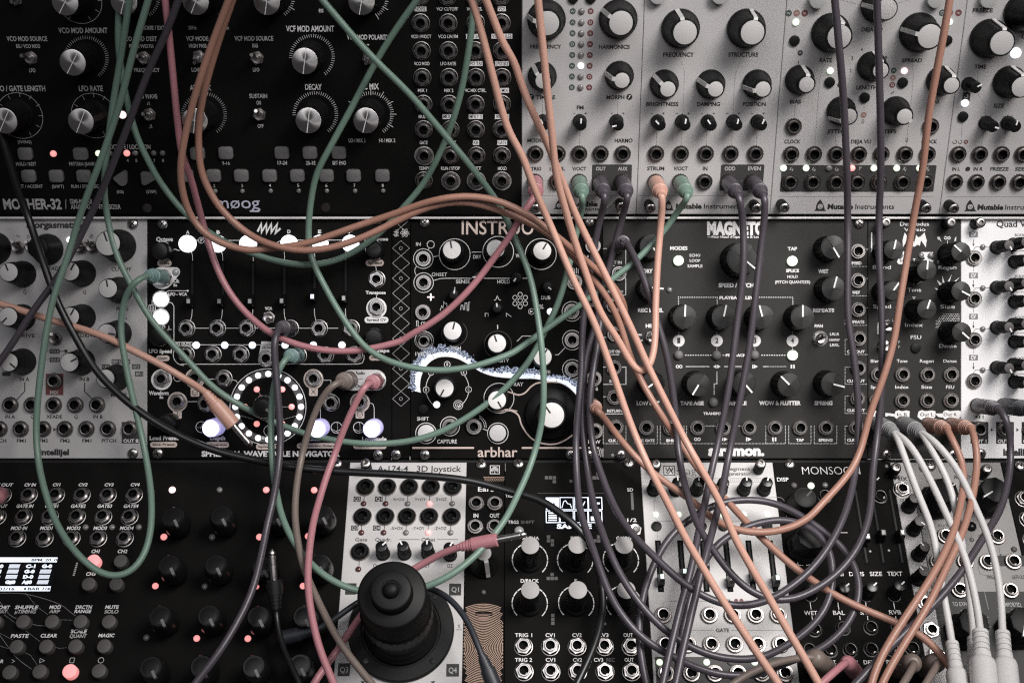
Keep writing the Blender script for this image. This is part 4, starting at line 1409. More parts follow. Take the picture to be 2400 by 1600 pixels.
def trail():
    random.seed(3)

    def band(inner, outer, jag, ink='glow', n=5, z=E2):
        a, b_ = smooth2(inner, n), smooth2(outer, n)
        b2 = [(x + random.uniform(-jag, jag), y + random.uniform(-jag * 1.3, jag * .7)) for x, y in b_]
        P = [uv(*p) for p in a], [uv(*p) for p in b2]
        vs = [(x, y, z) for x, y in P[0]] + [(x, y, z) for x, y in P[1]]
        k = len(a)
        X.art.add(vs, [(i, i + 1, k + i + 1, k + i) for i in range(k - 1)], ink)
        return a, b2
    inn = [(1512, 470), (1505, 400), (1520, 310), (1570, 215), (1650, 155), (1750, 138), (1850, 155), (1930, 195), (2000, 235), (2060, 275), (2160, 312), (2270, 330), (2420, 340), (2560, 342), (2670, 360), (2780, 375), (2870, 420), (2940, 485)]
    out = [(1432, 440), (1432, 380), (1442, 250), (1500, 150), (1590, 88), (1740, 60), (1850, 85), (1950, 140), (2010, 200), (2080, 262), (2160, 268), (2270, 262), (2420, 262), (2560, 270), (2670, 320), (2780, 325), (2880, 350), (2950, 400)]
    mid = [(x + (p - x) * .55, y + (q - y) * .55) for (x, y), (p, q) in zip(inn, out)]
    far = [(x + (p - x) * 1.25, y + (q - y) * 1.25) for (x, y), (p, q) in zip(inn, out)]
    band(inn, far, 18, 'glow_speck', n=9, z=E1)
    a, b_ = band(inn, mid, 13, n=9)
    Ln(inn, 6, 'ink_white', True, h=E3 + .05)
    for i in range(420):
        k = random.randrange(len(b_))
        x, y = b_[k]
        ax, ay = a[k]
        t = random.gauss(-.25, .45)
        x, y = x + (ax - x) * t + random.uniform(-12, 12), y + (ay - y) * t + random.uniform(-12, 12)
        if x < 1425:
            continue
        r = random.uniform(2.5, 6)
        Pg([(x + r * random.uniform(.4, 1.3) * math.cos(q), y + r * random.uniform(.4, 1.3) * math.sin(q)) for q in (0, 1.2, 2.5, 3.8, 5.0)],
           'panel_black' if random.random() < .6 else ('glow' if t > -.5 else 'glow_dim'), h=E3 + random.uniform(0, .03))


on(X.root, 'glowing_trail', trail)
K('pearl', 1733, 428, 208); Ri(1759, 432, 198, 6, None, -150, 150)
for x, y, r, g in ((1757, 210, 27, "8"), (1563, 443, 27, "B"), (1953, 440, 27, "C"), (1608, 285, 25, "Y"), (1910, 285, 25, "K")):
    Di(x, y, r + 4, 'panel_black', E1 + .02); Ri(x, y, r, 5, h=E2); T(g, x - 8, x + 8, y - 13, y + 13, h=E2)
for r in (26, 42):
    Ri(1858, 582, r, 5)
T("\u03a9", 1845, 1871, 570, 594); LED(1660, 580, 31, 'led_white'); Ri(1537, 622, 42, 4, 'ink_dim'); B('spot', 1537, 622)
T("SHIFT", 1480, 1588, 693, 725); B('pearl', 1562, 842); Ri(1562, 842, 95, 6); Ln([(1648, 825), (1700, 808)], 6)
J('gilt', 1782, 778); Ri(1782, 778, 88, 6); J('gilt', 2003, 782); Ri(2003, 782, 95, 5, None, 30, 95); Ri(2003, 782, 112, 5, None, 25, 95); Ln([(2085, 802), (2130, 818)], 6)
B('pearl', 2220, 842); Ri(2222, 842, 95, 6); T("CAPTURE", 1665, 1845, 900, 935)
K('pearl', 2215, 538, 150); Ri(2232, 520, 138, 6); Ln([(2180, 640), (2250, 640), (2310, 622), (2400, 640)], 10, PK, True)
Ln([(1437, 976), (2003, 976)], 16, PK); T("arbhar", 2037, 2402, 970, 1058, PK)
Sc(1550, 1042)
finish()

# ================================================================== middle row: tape echo
module('tape_echo_module', 'wide charcoal module with faceted black knobs and pale green lit buttons', MID, 1412, 2034, 'panel_charcoal', 'ink_white', VMID)
c(6)
T("MAGNETO", 1792, 2325, 475, 584, bold=.05); T("\u2014Four Head dTape Echo & Looper", 1795, 2330, 598, 618, bold=.02)
K('facetbig', 2120, 805, 130); K('facet', 1283, 693, 140); K('facet', 1282, 1075, 95); K('facet', 1587, 1343, 3); K('facet', 1945, 1343, 12); K('facet', 2300, 1343, -15)
for a in (("MODES", 1452, 1612, 697, 728), ("DRY", 1205, 1293, 905, 938), ("SPEED / PITCH", 1897, 2222, 1035, 1070), ("PLAYBACK LEVEL", 1905, 2265, 1154, 1180), ("REC LEVEL", 1157, 1390, 1265, 1297), ("HEADS", 1228, 1370, 1410, 1440)):
    T(*a, bold=.035)
for a in (("ECHO", 1632, 1730, 766, 790), ("LOOP", 1632, 1730, 814, 838), ("SAMPLE", 1612, 1750, 863, 888), ("LEFT IN", 880, 1008, 830, 855), ("RIGHT IN", 880, 1020, 1100, 1122), ("Even", 1140, 1192, 1492, 1514), ("Triplet", 1120, 1200, 1545, 1567)):
    T(*a, bold=.012)
B('lit', 1532, 825)
LED(1448, 1095, 26)
Dt([(1530, 1228), (1530, 1163), (1885, 1163)], 8, 8, 8); Dt([(1885, 1163), (1885, 1228)], 8, 8, 8); Dt([(2270, 1163), (2580, 1163), (2580, 1228)], 8, 8, 8)
Ln([(838, 716), (872, 716)], 7); Ln([(1045, 720), (1045, 868)], 7); Ln([(908, 873), (942, 873)], 7); Ln([(1045, 985), (1045, 1142), (925, 1142)], 7); Ln([(838, 1530), (875, 1530)], 7)
JA['tape_l'] = (MID,) + tuple(a + b for a, b in zip(J('round', 985, 690), (X.u0, X.v0)))
J('round', 985, 945); J('round', 935, 1240); J('round', 945, 1500)
Tg(1285, 1528, 1290, 1500, 'chrome')
for n, x in (("1", 1532), ("2", 1882), ("3", 2232), ("4", 2577)):
    Di(x, 1562, 54, 'ink_white', seg=32); T(n, x - 14, x + 14, 1536, 1582, 'ink_dark', .03, h=E2)
    Dt([(x, 1480), (x, 1505)], 6, 6, 8); Dt([(x, 1620), (x, 1650)], 6, 6, 8)
c(7)
K('facet', 597, 702, 150); K('facet', 603, 1080, 15); K('facet', 318, 1345, 0)
for a in (("TAP", 180, 267, 703, 732), ("SPLICE", 165, 285, 905, 932), ("WET", 460, 555, 908, 940), ("REPEATS", 413, 608, 1267, 1298), ("PAN", 427, 503, 1412, 1438), ("SPEED", 753, 860, 838, 862), ("WET", 770, 845, 1107, 1131), ("REPEATS", 738, 885, 1377, 1401)):
    T(*a, bold=.035)
for a in (("HOLD", 177, 273, 961, 985), ("(PITCH QUANTIZE)", 65, 387, 1010, 1035), ("LRLR", 568, 655, 1489, 1512), ("center", 560, 663, 1537, 1562)):
    T(*a, bold=.012)
B('lit', 227, 829)
for x, y in ((828, 740), (828, 1008), (830, 1275), (838, 1540)):
    J('round', x, y)
Di(480, 1540, 70, 'ink_mid'); Tg(480, 1540, 520, 1510, 'chrome', 'gloss_black')
for y in (880, 1150, 1420):
    Dt([(758, y), (912, y)], 6, 6, 7)
for y in (722, 990, 1260):
    Dt([(885, y), (915, y)], 6, 6, 7)
Dt([(708, 1290), (708, 1420)], 6, 6, 7)
Sc(845, 480)
c(10)
K('facet', 1297, 388, -125); K('facet', 1715, 395, 211); K('facet', 2135, 385, 140)
for a in (("FEEDBACK", 1965, 2150, 115, 138), ("LOW CUT", 1145, 1355, 550, 582), ("TAPE AGE", 1545, 1762, 550, 582), ("CRINKLE", 1960, 2155, 550, 582), ("TRANSPORT", 1757, 1965, 650, 672),
          ("CLK IN", 885, 1000, 897, 920), ("REC GATE", 1150, 1310, 897, 920), ("SHIFT", 1415, 1535, 897, 920), ("SEND", 893, 985, 352, 376), ("RETURN", 873, 1013, 625, 648), ("RIGHT OUT", 862, 1010, 80, 104)):
    T(*a, bold=.03)
for x, y in ((1535, 125), (1885, 128), (2235, 125), (1857, 560)):
    B('nub', x, y)
Dt([(1590, 126), (1828, 126)], 8, 14, 9); Dt([(2290, 126), (2520, 126)], 8, 14, 9); Dt([(1935, 126), (1962, 126)], 8, 10, 9)


def inf(x, y, s=1.0):
    Ri(x - 15 * s, y, 12 * s, 7 * s); Ri(x + 15 * s, y, 12 * s, 7 * s)


def play(x, y, bar=True):
    if bar:
        Rc(x - 25, y - 18, x - 15, y + 18)
    Pg([(x - 10, y - 18), (x + 26, y), (x - 10, y + 18)])


inf(1535, 230); inf(1703, 897); play(2233, 230); play(2175, 897)
for x, y in ((1882, 230), (1945, 897)):
    Pg([(x - 4, y - 17), (x - 4, y + 17), (x - 34, y)]); Pg([(x + 4, y - 17), (x + 34, y), (x + 4, y + 17)])
Ln([(1595, 230), (1815, 230)], 6); Ln([(1950, 230), (2110, 230)], 6); Ln([(2305, 230), (2520, 230)], 6)
Ln([(1883, 275), (1883, 388), (1857, 388), (1857, 490)], 5)
for x, y in ((940, 240), (942, 512), (958, 785), (1235, 790), (1455, 790), (1705, 790), (1942, 795), (2180, 790)):
    J('round', x, y)
Ln([(838, 235), (1047, 235), (1047, 393), (838, 393)], 7); Ln([(838, 507), (880, 507)], 7); Ln([(840, 664), (1028, 664)], 7); Ln([(880, 121), (985, 121)], 7)
for x0, x1 in ((838, 1047), (1125, 1335), (1362, 1580), (1604, 2400)):
    Dt([(x1, 775), (x1, 937), (x0, 937)], 6, 6, 7); Dt([(x0, 937), (x0, 775)], 6, 6, 7)
Dt([(1770, 775), (1880, 775)], 6, 6, 7); Dt([(2010, 775), (2110, 775)], 6, 6, 7)
T("strymon.", 1803, 2318, 958, 1044, bold=.045)
Sc(1000, 1042); Di(925, 1042, 14, 'ink_mid')
c(11)
B('lit', 230, 127)
K('facet', 197, 398, -45); K('facet', 597, 390, 105)
for a in (("WOW & FLUTTER", -82, 300, 548, 582), ("SPRING", 427, 592, 548, 582), ("TAP", 258, 328, 893, 917), ("SPRING", 465, 592, 893, 917), ("CLK OUT", 725, 888, 82, 105), ("CLK OUT", 725, 890, 350, 373), ("CLK OUT", 725, 890, 620, 643), ("CLK OUT", 725, 890, 893, 915)):
    T(*a, bold=.03)
T("LRRL", 568, 655, 20, 44, bold=.012)
Rc(208, 213, 222, 247); Rc(232, 213, 246, 247); Rc(38, 880, 52, 915); Rc(62, 880, 76, 915)
Ln([(0, 230), (168, 230)], 6)
for x, y in ((835, 245), (825, 520), (812, 790), (65, 790), (298, 790), (533, 790)):
    J('round', x, y)
for x0, x1 in ((-20, 160), (190, 395), (425, 632)):
    Dt([(x0, 937), (x1, 937), (x1, 775)], 6, 6, 7); Dt([(x0, 937), (x0, 775)], 6, 6, 7)
for y0, y1 in ((-20, 120), (235, 392), (500, 660), (775, 937)):
    Dt([(760, y0), (708, y0), (708, y1), (912, y1)], 6, 6, 7)
finish()

# ================================================================== middle row: reverb with bat artwork
module('bat_reverb_module', 'narrow charcoal module printed with a pale bat above long black knobs', MID, 2034, 2252, 'panel_charcoal', 'ink_white', VMID)
c(7)
Sc(1090, 475, 'tall'); Sc(1690, 478, 'tall')
IP = 'ink_pale'
T("Desmodus", 1213, 1480, 472, 506); T("Versio", 1248, 1447, 526, 556)
Pg([(1255, 568), (1288, 612), (1312, 590), (1330, 640), (1345, 655), (1345, 700), (1320, 688), (1300, 655), (1285, 690), (1265, 660), (1240, 703), (1236, 640)])
Pg([(1345, 655), (1362, 588), (1378, 612), (1400, 606), (1438, 568), (1458, 640), (1450, 705), (1420, 660), (1405, 640), (1395, 690), (1370, 680), (1345, 700)])
for x, y, a in ((1155, 725, 12), (1775, 745, -48), (1460, 912, 4), (1150, 1102, 35), (1775, 1105, 118), (1460, 1272, 18), (1780, 1482, 132)):
    K('facetlong', x, y, a)
for a in (("Blend", 962, 1128, 870, 903), ("Regen", 1565, 1730, 872, 905), ("Tone", 1282, 1407, 1078, 1110), ("Speed", 965, 1130, 1230, 1263), ("Size", 1583, 1717, 1232, 1265), ("Index", 1258, 1423, 1400, 1432), ("FSU", 1310, 1408, 1512, 1545)):
    T(*a)
Ln([(952, 568), (952, 715)], 11); Ln([(945, 745), (955, 720), (962, 745), (970, 715)], 5)
Pg([(1556, 605), (1582, 612), (1580, 625), (1597, 655), (1570, 632), (1560, 635)]); Pg([(1730, 603), (1728, 640), (1712, 652), (1716, 620)]); inf(1647, 618); Ln([(1648, 640), (1648, 680)], 4)
Ri(1648, 760, 72, 13, None, -70, 60); Ri(1648, 1125, 78, 8, None, -100, 60); Ri(1348, 1290, 78, 6, None, -100, 40)
Pg([(1190, 742), (1285, 742), (1278, 800), (1292, 860), (1200, 858), (1183, 840), (1200, 800)]); T("In", 1212, 1250, 815, 838, 'ink_dark', h=E2)
Pg([(1408, 748), (1515, 748), (1512, 790), (1488, 800), (1500, 820), (1522, 825), (1515, 838), (1430, 838), (1408, 828), (1440, 815), (1438, 800), (1412, 790)])
LED(1218, 780, 26); LED(1410, 780, 27); LED(1497, 780, 27)
T("T", 1330, 1355, 808, 850); T("D", 1552, 1572, 825, 850, IP); T("T", 1325, 1355, 1160, 1190)
for p in ([(1550, 1002), (1598, 1042), (1580, 1060)], [(1600, 962), (1625, 1035), (1605, 1045)], [(1688, 952), (1665, 1030), (1645, 1030)], [(1762, 975), (1712, 1035), (1695, 1028)], [(1530, 1075), (1570, 1092), (1565, 1105)]):
    Pg(p)
for j in range(9):
    for i in range(14):
        if i + j > 3 and not (j > 4 and i > 2):
            Di(1545 + i * 16 + (8 if j % 2 else 0), 1318 + j * 15, 4 if (i + j) % 3 else 5, seg=6)
Tg(1095, 1425, 1135, 1420, 'chrome', 'gloss_black'); Ln([(1010, 1500), (1012, 1395), (1035, 1370)], 7); T("L", 1143, 1155, 1362, 1385, IP); T("O", 1143, 1160, 1400, 1425, IP)
Ln([(1172, 1250), (1168, 1295), (1190, 1270), (1186, 1310)], 6); Ri(1010, 1090, 26, 4, None, 180, 340); Ln([(1340, 1010), (1340, 1050)], 5); Ln([(1370, 1040), (1415, 1015)], 5)
c(11)
T("Dense", 1572, 1732, 24, 57); B('spot', 1362, 60); Tg(1070, 40, 1090, 10, 'chrome'); T("P", 1195, 1213, -5, 22, IP); T("P", 1195, 1213, 38, 62, IP)
for a in (("Blend", 943, 1050, 165, 193), ("Tone", 1182, 1280, 165, 193), ("Regen", 1395, 1522, 165, 193), ("Dense", 1610, 1733, 165, 193), ("Speed", 943, 1050, 403, 432), ("Index", 1168, 1293, 403, 432), ("Size", 1408, 1507, 403, 432), ("FSU", 1635, 1710, 403, 432)):
    T(*a)
for x in (1015, 1240, 1470, 1685):
    J('round', x, 302); J('round', x - (15 if x < 1100 else 3), 540)
for x0, x1, s, a, b_ in ((925, 1015, "In L", 945, 1000), (1160, 1302, "In R", 1185, 1282), (1373, 1540, "Out L", 1397, 1520), (1600, 1775, "Out R", 1612, 1735)):
    X.art.flat([uv(*p) for p in reversed([(x0 + 10, 642), (x0 + 40, 630), (x0 + 70, 640), (x1 - 30, 632), (x1, 640), (x1 - 4, 690), (x1 - 30, 712), (x0 + 60, 700), (x0 + 30, 718), (x0, 690)])], E1, 'ink_white')
    T(s, a, b_, 656, 684, 'ink_dark', h=E2)
Pg([(1078, 655), (1165, 665), (1165, 690), (1110, 680), (1078, 690)]); Pg([(1535, 660), (1605, 660), (1600, 700), (1560, 690)])
JA['in_l'] = (MID,) + tuple(a + b for a, b in zip(J('round', 1005, 755), (X.u0, X.v0)))
JA['in_r'] = (MID,) + tuple(a + b for a, b in zip(J('round', 1240, 755), (X.u0, X.v0)))
JA['out_l'] = (MID,) + tuple(a + b for a, b in zip(J('round', 1470, 765), (X.u0, X.v0)))
JA['out_r'] = (MID,) + tuple(a + b for a, b in zip(J('round', 1685, 765), (X.u0, X.v0)))
for k in range(6):
    Ln([(1350 + k * 22, 945 + 6 * (k % 2)), (1350 + k * 22, 1010 - 8 * (k % 3))], 3, 'ink_dim'); Ln([(1340, 960 + k * 9), (1465, 956 + k * 9)], 3, 'ink_dim')
Sc(1095, 1040); Sc(1705, 1040)
finish()

# ================================================================== middle row: white amplifier module
module('amplifier_module', 'bright white module at the right edge with grey CV boxes', MID, 2252, 2520, 'panel_white', 'ink_dark', VMID)
c(7)
T("Quad VCA", 2098, 2490, 462, 517, bold=.01); Sc(1960, 476, 'tall')
for k in range(4):
    dy = 376 * k if k < 3 else 1600 - 30 + 376 * 0 + (1128 - 1570)
    dy = 376.5 * k
    T("CV", 1862, 1912, 571 + dy, 601 + dy, 'panel_white', .04, h=E2); Rc(1847, 561 + dy, 1928, 612 + dy, 'ink_mid')
    Ln([(1887, 630 + dy), (1887, 680 + dy)], 5); Pg([(1876, 672 + dy), (1898, 672 + dy), (1887, 696 + dy)])
    Ln([(1890, 748 + dy), (1890, 722 + dy), (1905, 702 + dy), (1930, 700 + dy), (2600, 700 + dy)], 4)
    LED(1977, 700 + dy, 25, 'led_off'); K('longtrim', 2215, 683 + dy, 150); K('longtrim', 2372, 655 + dy, 120); K('longtrim', 2385, 818 + dy, 140)
    J('round', 1898, 800 + dy)
    if k:
        Ln([(1890, 860 + dy - 376), (1890, 925 + dy - 376)], 4)
    T("BOOST", 2268, 2382, 581 + dy, 602 + dy, 'ink_box'); Rc(2230, 732 + dy, 2262, 766 + dy, 'ink_box'); Pg([(2238, 758 + dy), (2255, 740 + dy), (2258, 758 + dy)], 'panel_white', E2); Ln([(2280, 742 + dy), (2330, 736 + dy), (2400, 740 + dy)], 4)
c(11)
JA['amp1'] = (MID,) + tuple(a + b for a, b in zip(J('round', 1925, 590), (X.u0, X.v0)))
JA['amp2'] = (MID,) + tuple(a + b for a, b in zip(J('round', 2165, 590), (X.u0, X.v0)))
T("IN 1", 1898, 1980, 680, 708, bold=.012); T("IN 2", 2135, 2222, 680, 708, bold=.012)
for x, s in ((1942, "OUT 1"), (2177, "OUT 2"), (2412, "OUT 3")):
    Rc(x - 82, 738, x + 82, 938, 'ink_dark'); J('knurl', x + 4, 806); T(s, x - 68, x + 64, 900, 930, 'ink_white', .012)
    Pg([(x + 105, 793), (x + 128, 810), (x + 105, 827)])
T("intellijel", 2160, 2440, 985, 1045, bold=.035)
Sc(1962, 1032)
finish()

# ================================================================== bottom row: sequencer
module('sequencer_module', 'black sequencer with a lit screen, round grey buttons and pink lamps', BOT, -110, 820, 'panel_black', 'ink_white', VBOT)
c(8)
SH = .12
for a in (("CV OUT", -70, 115, 1303, 1330), ("CV IN", 222, 325, 1302, 1329), ("CV1", 482, 550, 1301, 1328), ("CV2", 718, 800, 1301, 1328), ("CV3", 958, 1040, 1301, 1328), ("CV4", 1197, 1280, 1301, 1328),
          ("GATE OUT", -160, 65, 1496, 1525), ("GATE IN", 147, 302, 1496, 1525), ("GATE1", 410, 530, 1496, 1525), ("GATE2", 648, 783, 1496, 1525), ("GATE3", 892, 1025, 1496, 1525), ("GATE4", 1133, 1268, 1496, 1525)):
    T(*a, shear=SH, bold=.015)
for x in (258, 508, 745, 985, 1225):
    J('hex', x, 1405)
JA['seq'] = (BOT,) + tuple(a + b for a, b in zip(J('hex', 18, 1408), (X.u0, X.v0)))
LED(1580, 1358, 31, 'led_hot'); LED(2015, 1358, 28)
c(9)
LED(92, 1358, 29, 'led_red'); LED(533, 1360, 29, 'led_red'); Sc(742, 1112)
c(12)
for x in (-30, 208, 450, 700, 942, 1185):
    J('hex', x, 35)
for x in (-95, 150, 402, 650, 895, 1140):
    J('hex', x, 233)
for a in (("MOD IN", 98, 243, 130, 160), ("MOD1", 367, 477, 130, 160), ("MOD2", 612, 735, 130, 160), ("MOD3", 857, 978, 130, 160), ("MOD4", 1100, 1223, 130, 160), ("CH1", 837, 910, 343, 373), ("CH2", 1078, 1167, 343, 373), ("CH3", 787, 875, 550, 580), ("CH4", 1035, 1123, 550, 580)):
    T(*a, shear=SH, bold=.015)
for x in (783, 1027, 1272):
    LED(x, 133, 28)
B('round', 855, 443, 'button_lit'); B('round', 1107, 443); B('round', 812, 655); B('round', 1067, 655)
for a in (("RATCHET", -90, 85, 857, 887), ("REPEAT", -90, 60, 896, 925), ("SHUFFLE", 135, 343, 856, 887), ("\u00b5TIMING", 135, 325, 896, 926), ("MOD", 452, 555, 854, 885), ("ARP", 450, 547, 894, 924), ("DRCTN", 692, 840, 854, 885), ("RANGE", 682, 833, 893, 923), ("MUTE", 965, 1087, 854, 884), ("SOLO", 958, 1085, 896, 926),
          ("PASTE", 98, 258, 1118, 1150), ("CLEAR", 370, 522, 1116, 1147), ("SCALE", 648, 793, 1076, 1108), ("QUANT", 637, 790, 1120, 1151), ("MAGIC", 902, 1048, 1114, 1145), ("CLEAR", -120, 30, 1352, 1382)):
    T(*a, shear=SH, bold=.012, ink='ink_pale' if a[0] in ('REPEAT', '\u00b5TIMING', 'ARP', 'SOLO', 'QUANT') else None)
for x, y in ((-50, 1000), (210, 1000), (475, 1000), (738, 1000), (998, 1000), (150, 1230), (422, 1228), (690, 1226), (955, 1225), (85, 1465), (362, 1458), (907, 1452)):
    B('round', x, y)
B('round', 637, 1455, 'button_lit')
Ln([(108, 1350), (135, 1366), (108, 1380)], 5, 'ink_pale'); Ln([(368, 1340), (410, 1360), (365, 1380), (368, 1340)], 5, 'ink_pale'); RcO(638, 1335, 686, 1380, 6, 'ink_pale', 8); Ri(928, 1357, 25, 6, 'ink_pale')
Ln([(0, 742), (200, 745), (400, 790), (560, 850), (640, 910), (695, 950)], 4, 'ink_mid', True); Ln([(0, 820), (80, 930), (150, 975)], 4, 'ink_mid', True); Ln([(275, 1022), (350, 1038), (430, 1043)], 4, 'ink_mid'); Ln([(0, 1130), (80, 1240), (160, 1340), (290, 1438)], 4, 'ink_mid', True)
for p in ([(235, 740), (330, 855), (440, 940)], [(540, 985), (660, 988)], [(40, 940), (160, 1030), (370, 1185)], [(490, 1235), (555, 1248), (615, 1240)], [(0, 1110), (110, 1165)], [(200, 1275), (280, 1310), (340, 1395)], [(0, 1225), (80, 1250)]):
    Dt(p, 4, 4, 8, 'ink_pale')
scr = Screen(-420, 405, 540, 735)


def seqscreen():
    Z, L = .36, 'screen_lit'
    Rc(-410, 415, 532, 460, L, h=Z); Rc(-410, 680, 470, 725, L, h=Z)
    T("BPM: 20. 0", 290, 524, 428, 450, 'ink_dark', .02, h=.42); T("STEP 01/16", -160, 135, 692, 717, 'ink_dark', .02, h=.42); T("BAR 1/4", 255, 460, 692, 716, 'ink_dark', .02, h=.42); Rc(222, 695, 245, 714, 'ink_dark', h=.42)
    for y, bl, tx in ((478, ((85, 185),), (("C-1", 237, 325), ("G-0", 385, 478), ("D-0", -60, 30))), (526, ((70, 172), (370, 472)), (("G-0", 223, 318), ("A-1", -80, 10))), (575, ((55, 160), (357, 458)), (("D-0", 212, 305), ("C-0", -90, 0))), (624, ((345, 447),), (("G#0", 48, 140), ("A#0", 200, 292)))):
        for a, b_ in bl:
            n = 12
            for i in range(n):
                x = a + (b_ - a) * i / n
                Pg([(x + 8, y), (x + 8 + (b_ - a) / n * .62, y), (x + (b_ - a) / n * .62 - 6, y + 36), (x - 6, y + 36)], L, h=Z)
        for s, a, b_ in tx:
            T(s, a, b_, y + 4, y + 32, L, .05, h=Z)


on(scr, 'screen_graphics', seqscreen)
for k in range(7):
    Rc(668 + (6 - k) * 5, 462 + k * 18, 688 + (6 - k) * 5, 474 + k * 18, 'ink_pale')
for k, (x, y, m) in enumerate(((1503, 222, 'led_red'), (1948, 225, 'led_off'), (1425, 672, 'led_red'), (1880, 678, 'led_off'), (1343, 1147, 'led_off'), (1805, 1153, 'led_red'), (2275, 1155, 'led_red'), (2382, 222, 'led_red'), (2350, 675, 'led_red'))):
    LED(x, y, 30, m)
for x, y in ((1590, 40), (2030, 30), (1555, 480), (1980, 480), (1470, 950), (1915, 945), (1385, 1420), (1850, 1410), (2330, 1410), (2412, 500), (2370, 955)):
    K('mushroom', x, y, 150)
c(13)
LED(478, 215, 30, 'led_red'); LED(430, 672, 30, 'led_red')
for x, y in ((600, 20), (570, 470), (440, 950), (400, 1400), (180, 30)):
    K('mushroom', x, y, 150)
finish()

# ================================================================== bottom row: joystick module
module('joystick_module', 'pale grey module with black sockets in two rows and a big black joystick', BOT, 820, 1094, 'panel_silver', 'ink_dark', VBOT)
c(9)
T("A-174-4", 1113, 1397, 1143, 1192); T("3D Joystick", 1475, 1885, 1143, 1195); Sc(1005, 1110, 'tall')
for x in (1005, 1205, 1407, 1607, 1807):
    J('collar', x, 1330); Ln([(x - 10, 1400), (x - 14, 1460)], 6)
Tb("Q2", 903, 957, 1430, 1462, 'ink_dark', 'ink_pale', 8); Tb("Q1", 1100, 1158, 1430, 1462, 'ink_dark', 'ink_pale', 8)
for a in (("X+OX", 1258, 1363, 1437, 1462), ("Y+OY", 1458, 1560, 1437, 1462), ("Z+OZ", 1652, 1752, 1437, 1462)):
    T(*a)
for x, m in ((988, 'led_dark'), (1190, 'led_dark'), (1393, 'led_off'), (1595, 'led_red'), (1803, 'led_off')):
    LED(x, 1484, 27, m)
c(13)
for x in (978, 1187, 1387, 1590, 1797):
    J('collar', x, 33); Ln([(x - 6, 105), (x - 9, 160)], 6)
Tb("Q3", 880, 934, 128, 158, 'ink_dark', 'ink_pale', 8); Tb("Q4", 1082, 1137, 128, 158, 'ink_dark', 'ink_pale', 8)
for a in (("-X+OX", 1235, 1352, 133, 160), ("-Y+OY", 1437, 1548, 133, 160), ("-Z+OZ", 1637, 1750, 133, 160), ("Gate", 910, 1022, 235, 265), ("Quadr.", 1095, 1245, 235, 265), ("Offset", 1520, 1648, 235, 266), ("Quad", 1075, 1170, 474, 506), ("OX", 1330, 1385, 474, 506), ("OY", 1548, 1597, 474, 506), ("OZ", 1755, 1807, 474, 506)):
    T(*a)
for x, m in ((968, 'led_dark'), (1172, 'led_dark'), (1378, 'led_off'), (1583, 'led_red'), (1788, 'led_off')):
    LED(x, 182, 27, m)
LED(940, 518, 28, 'led_dark'); J('collar', 955, 355); Ln([(948, 440), (946, 492)], 6)
Ln([(1315, 249), (1505, 249)], 5); Ln([(1665, 249), (1855, 249)], 5)
for x, y, a in ((1150, 312, 45), (1350, 310, -32), (1570, 308, 0), (1775, 322, 30)):
    K('trim', x, y, a)
for s, x0, x1, y0, y1 in (("Q2", 817, 925, 650, 755), ("Q1", 1773, 1886, 653, 762), ("Q3", 748, 868, 1385, 1503), ("Q4", 1747, 1867, 1390, 1507)):
    Rc(x0, y0, x1, y1, 'ink_dark'); T(s, x0 + 22, x1 - 22, y0 + 34, y1 - 34, 'ink_pale', h=E2)
T("X", 1852, 1877, 1030, 1060); Ln([(1838, 1077), (1890, 1077)], 5); Ln([(770, 1070), (818, 1070)], 5)
Pg([(1648, 1545), (1600, 1552), (1630, 1575)]); Pg([(960, 1545), (1005, 1552), (980, 1575)])
# the stick
bu, bv = uv(1330, 1062, 3.0)
tu, tv = uv(1250, 752, 62.0)


def flange():
    b = MB()
    b.lathe([(26.2, 0), (26.2, 2.0), (25.6, 2.8), (19.8, 3.0), (19.4, 2.2), (18.6, 2.2), (18.2, 3.4), (13, 4.5)], 'rubber_black', 64)
    for a in (45, 135, 225, 315):
        b.lathe([(1.5, 2.9), (1.4, 3.25), (.5, 3.3)], 'gloss_black', 16, ctr=(22.8 * math.cos(R(a)), 22.8 * math.sin(R(a))))
    return b.mesh('joystick')


js = link('joystick', flange(), X.root, (bu, bv, 0))
ax = Vector((tu - bu, tv - bv, 62.0))
q = ax.to_track_quat('Z', 'Y')
L = ax.length


def along(name, prof, m, seg=56, flute=None, par=js):
    b = MB()
    b.lathe(prof, m, seg, flute=flute)
    o = link(name, b.mesh(name), par, (0, 0, 0))
    if par is js:
        o.rotation_mode = 'QUATERNION'
        o.rotation_quaternion = q
    return o


along('rubber_boot', [(18, 3.2), (18.2, 6), (16.5, 8), (17.0, 10), (15.2, 12.5), (15.6, 15.5), (14.2, 18), (14.4, 21), (13.6, 26)], 'rubber_black')
grip = along('grip', [(14.2, 25), (16.6, 25.8), (17.0, 27), (17.0, 38), (16.6, 39), (15.8, 40), (15.7, L - 1.4), (15.1, L - .5), (14.4, L)], 'rubber_black', 120, (.3, 2, 3, 4, 2))
along('cap', [(14.4, L - .2), (9.6, L - .05), (9.4, L + .6), (9.35, L + 5.8), (9.0, L + 6.6), (8.4, L + 6.9), (4.6, L + 6.9), (4.5, L + 6.2)], 'rubber_black', par=grip)
along('push_button', [(3.9, L + 6.0), (3.8, L + 7.2), (3.3, L + 8.4), (2.3, L + 9.2), (1.0, L + 9.6)], 'rubber_black', 28, par=grip)
finish()

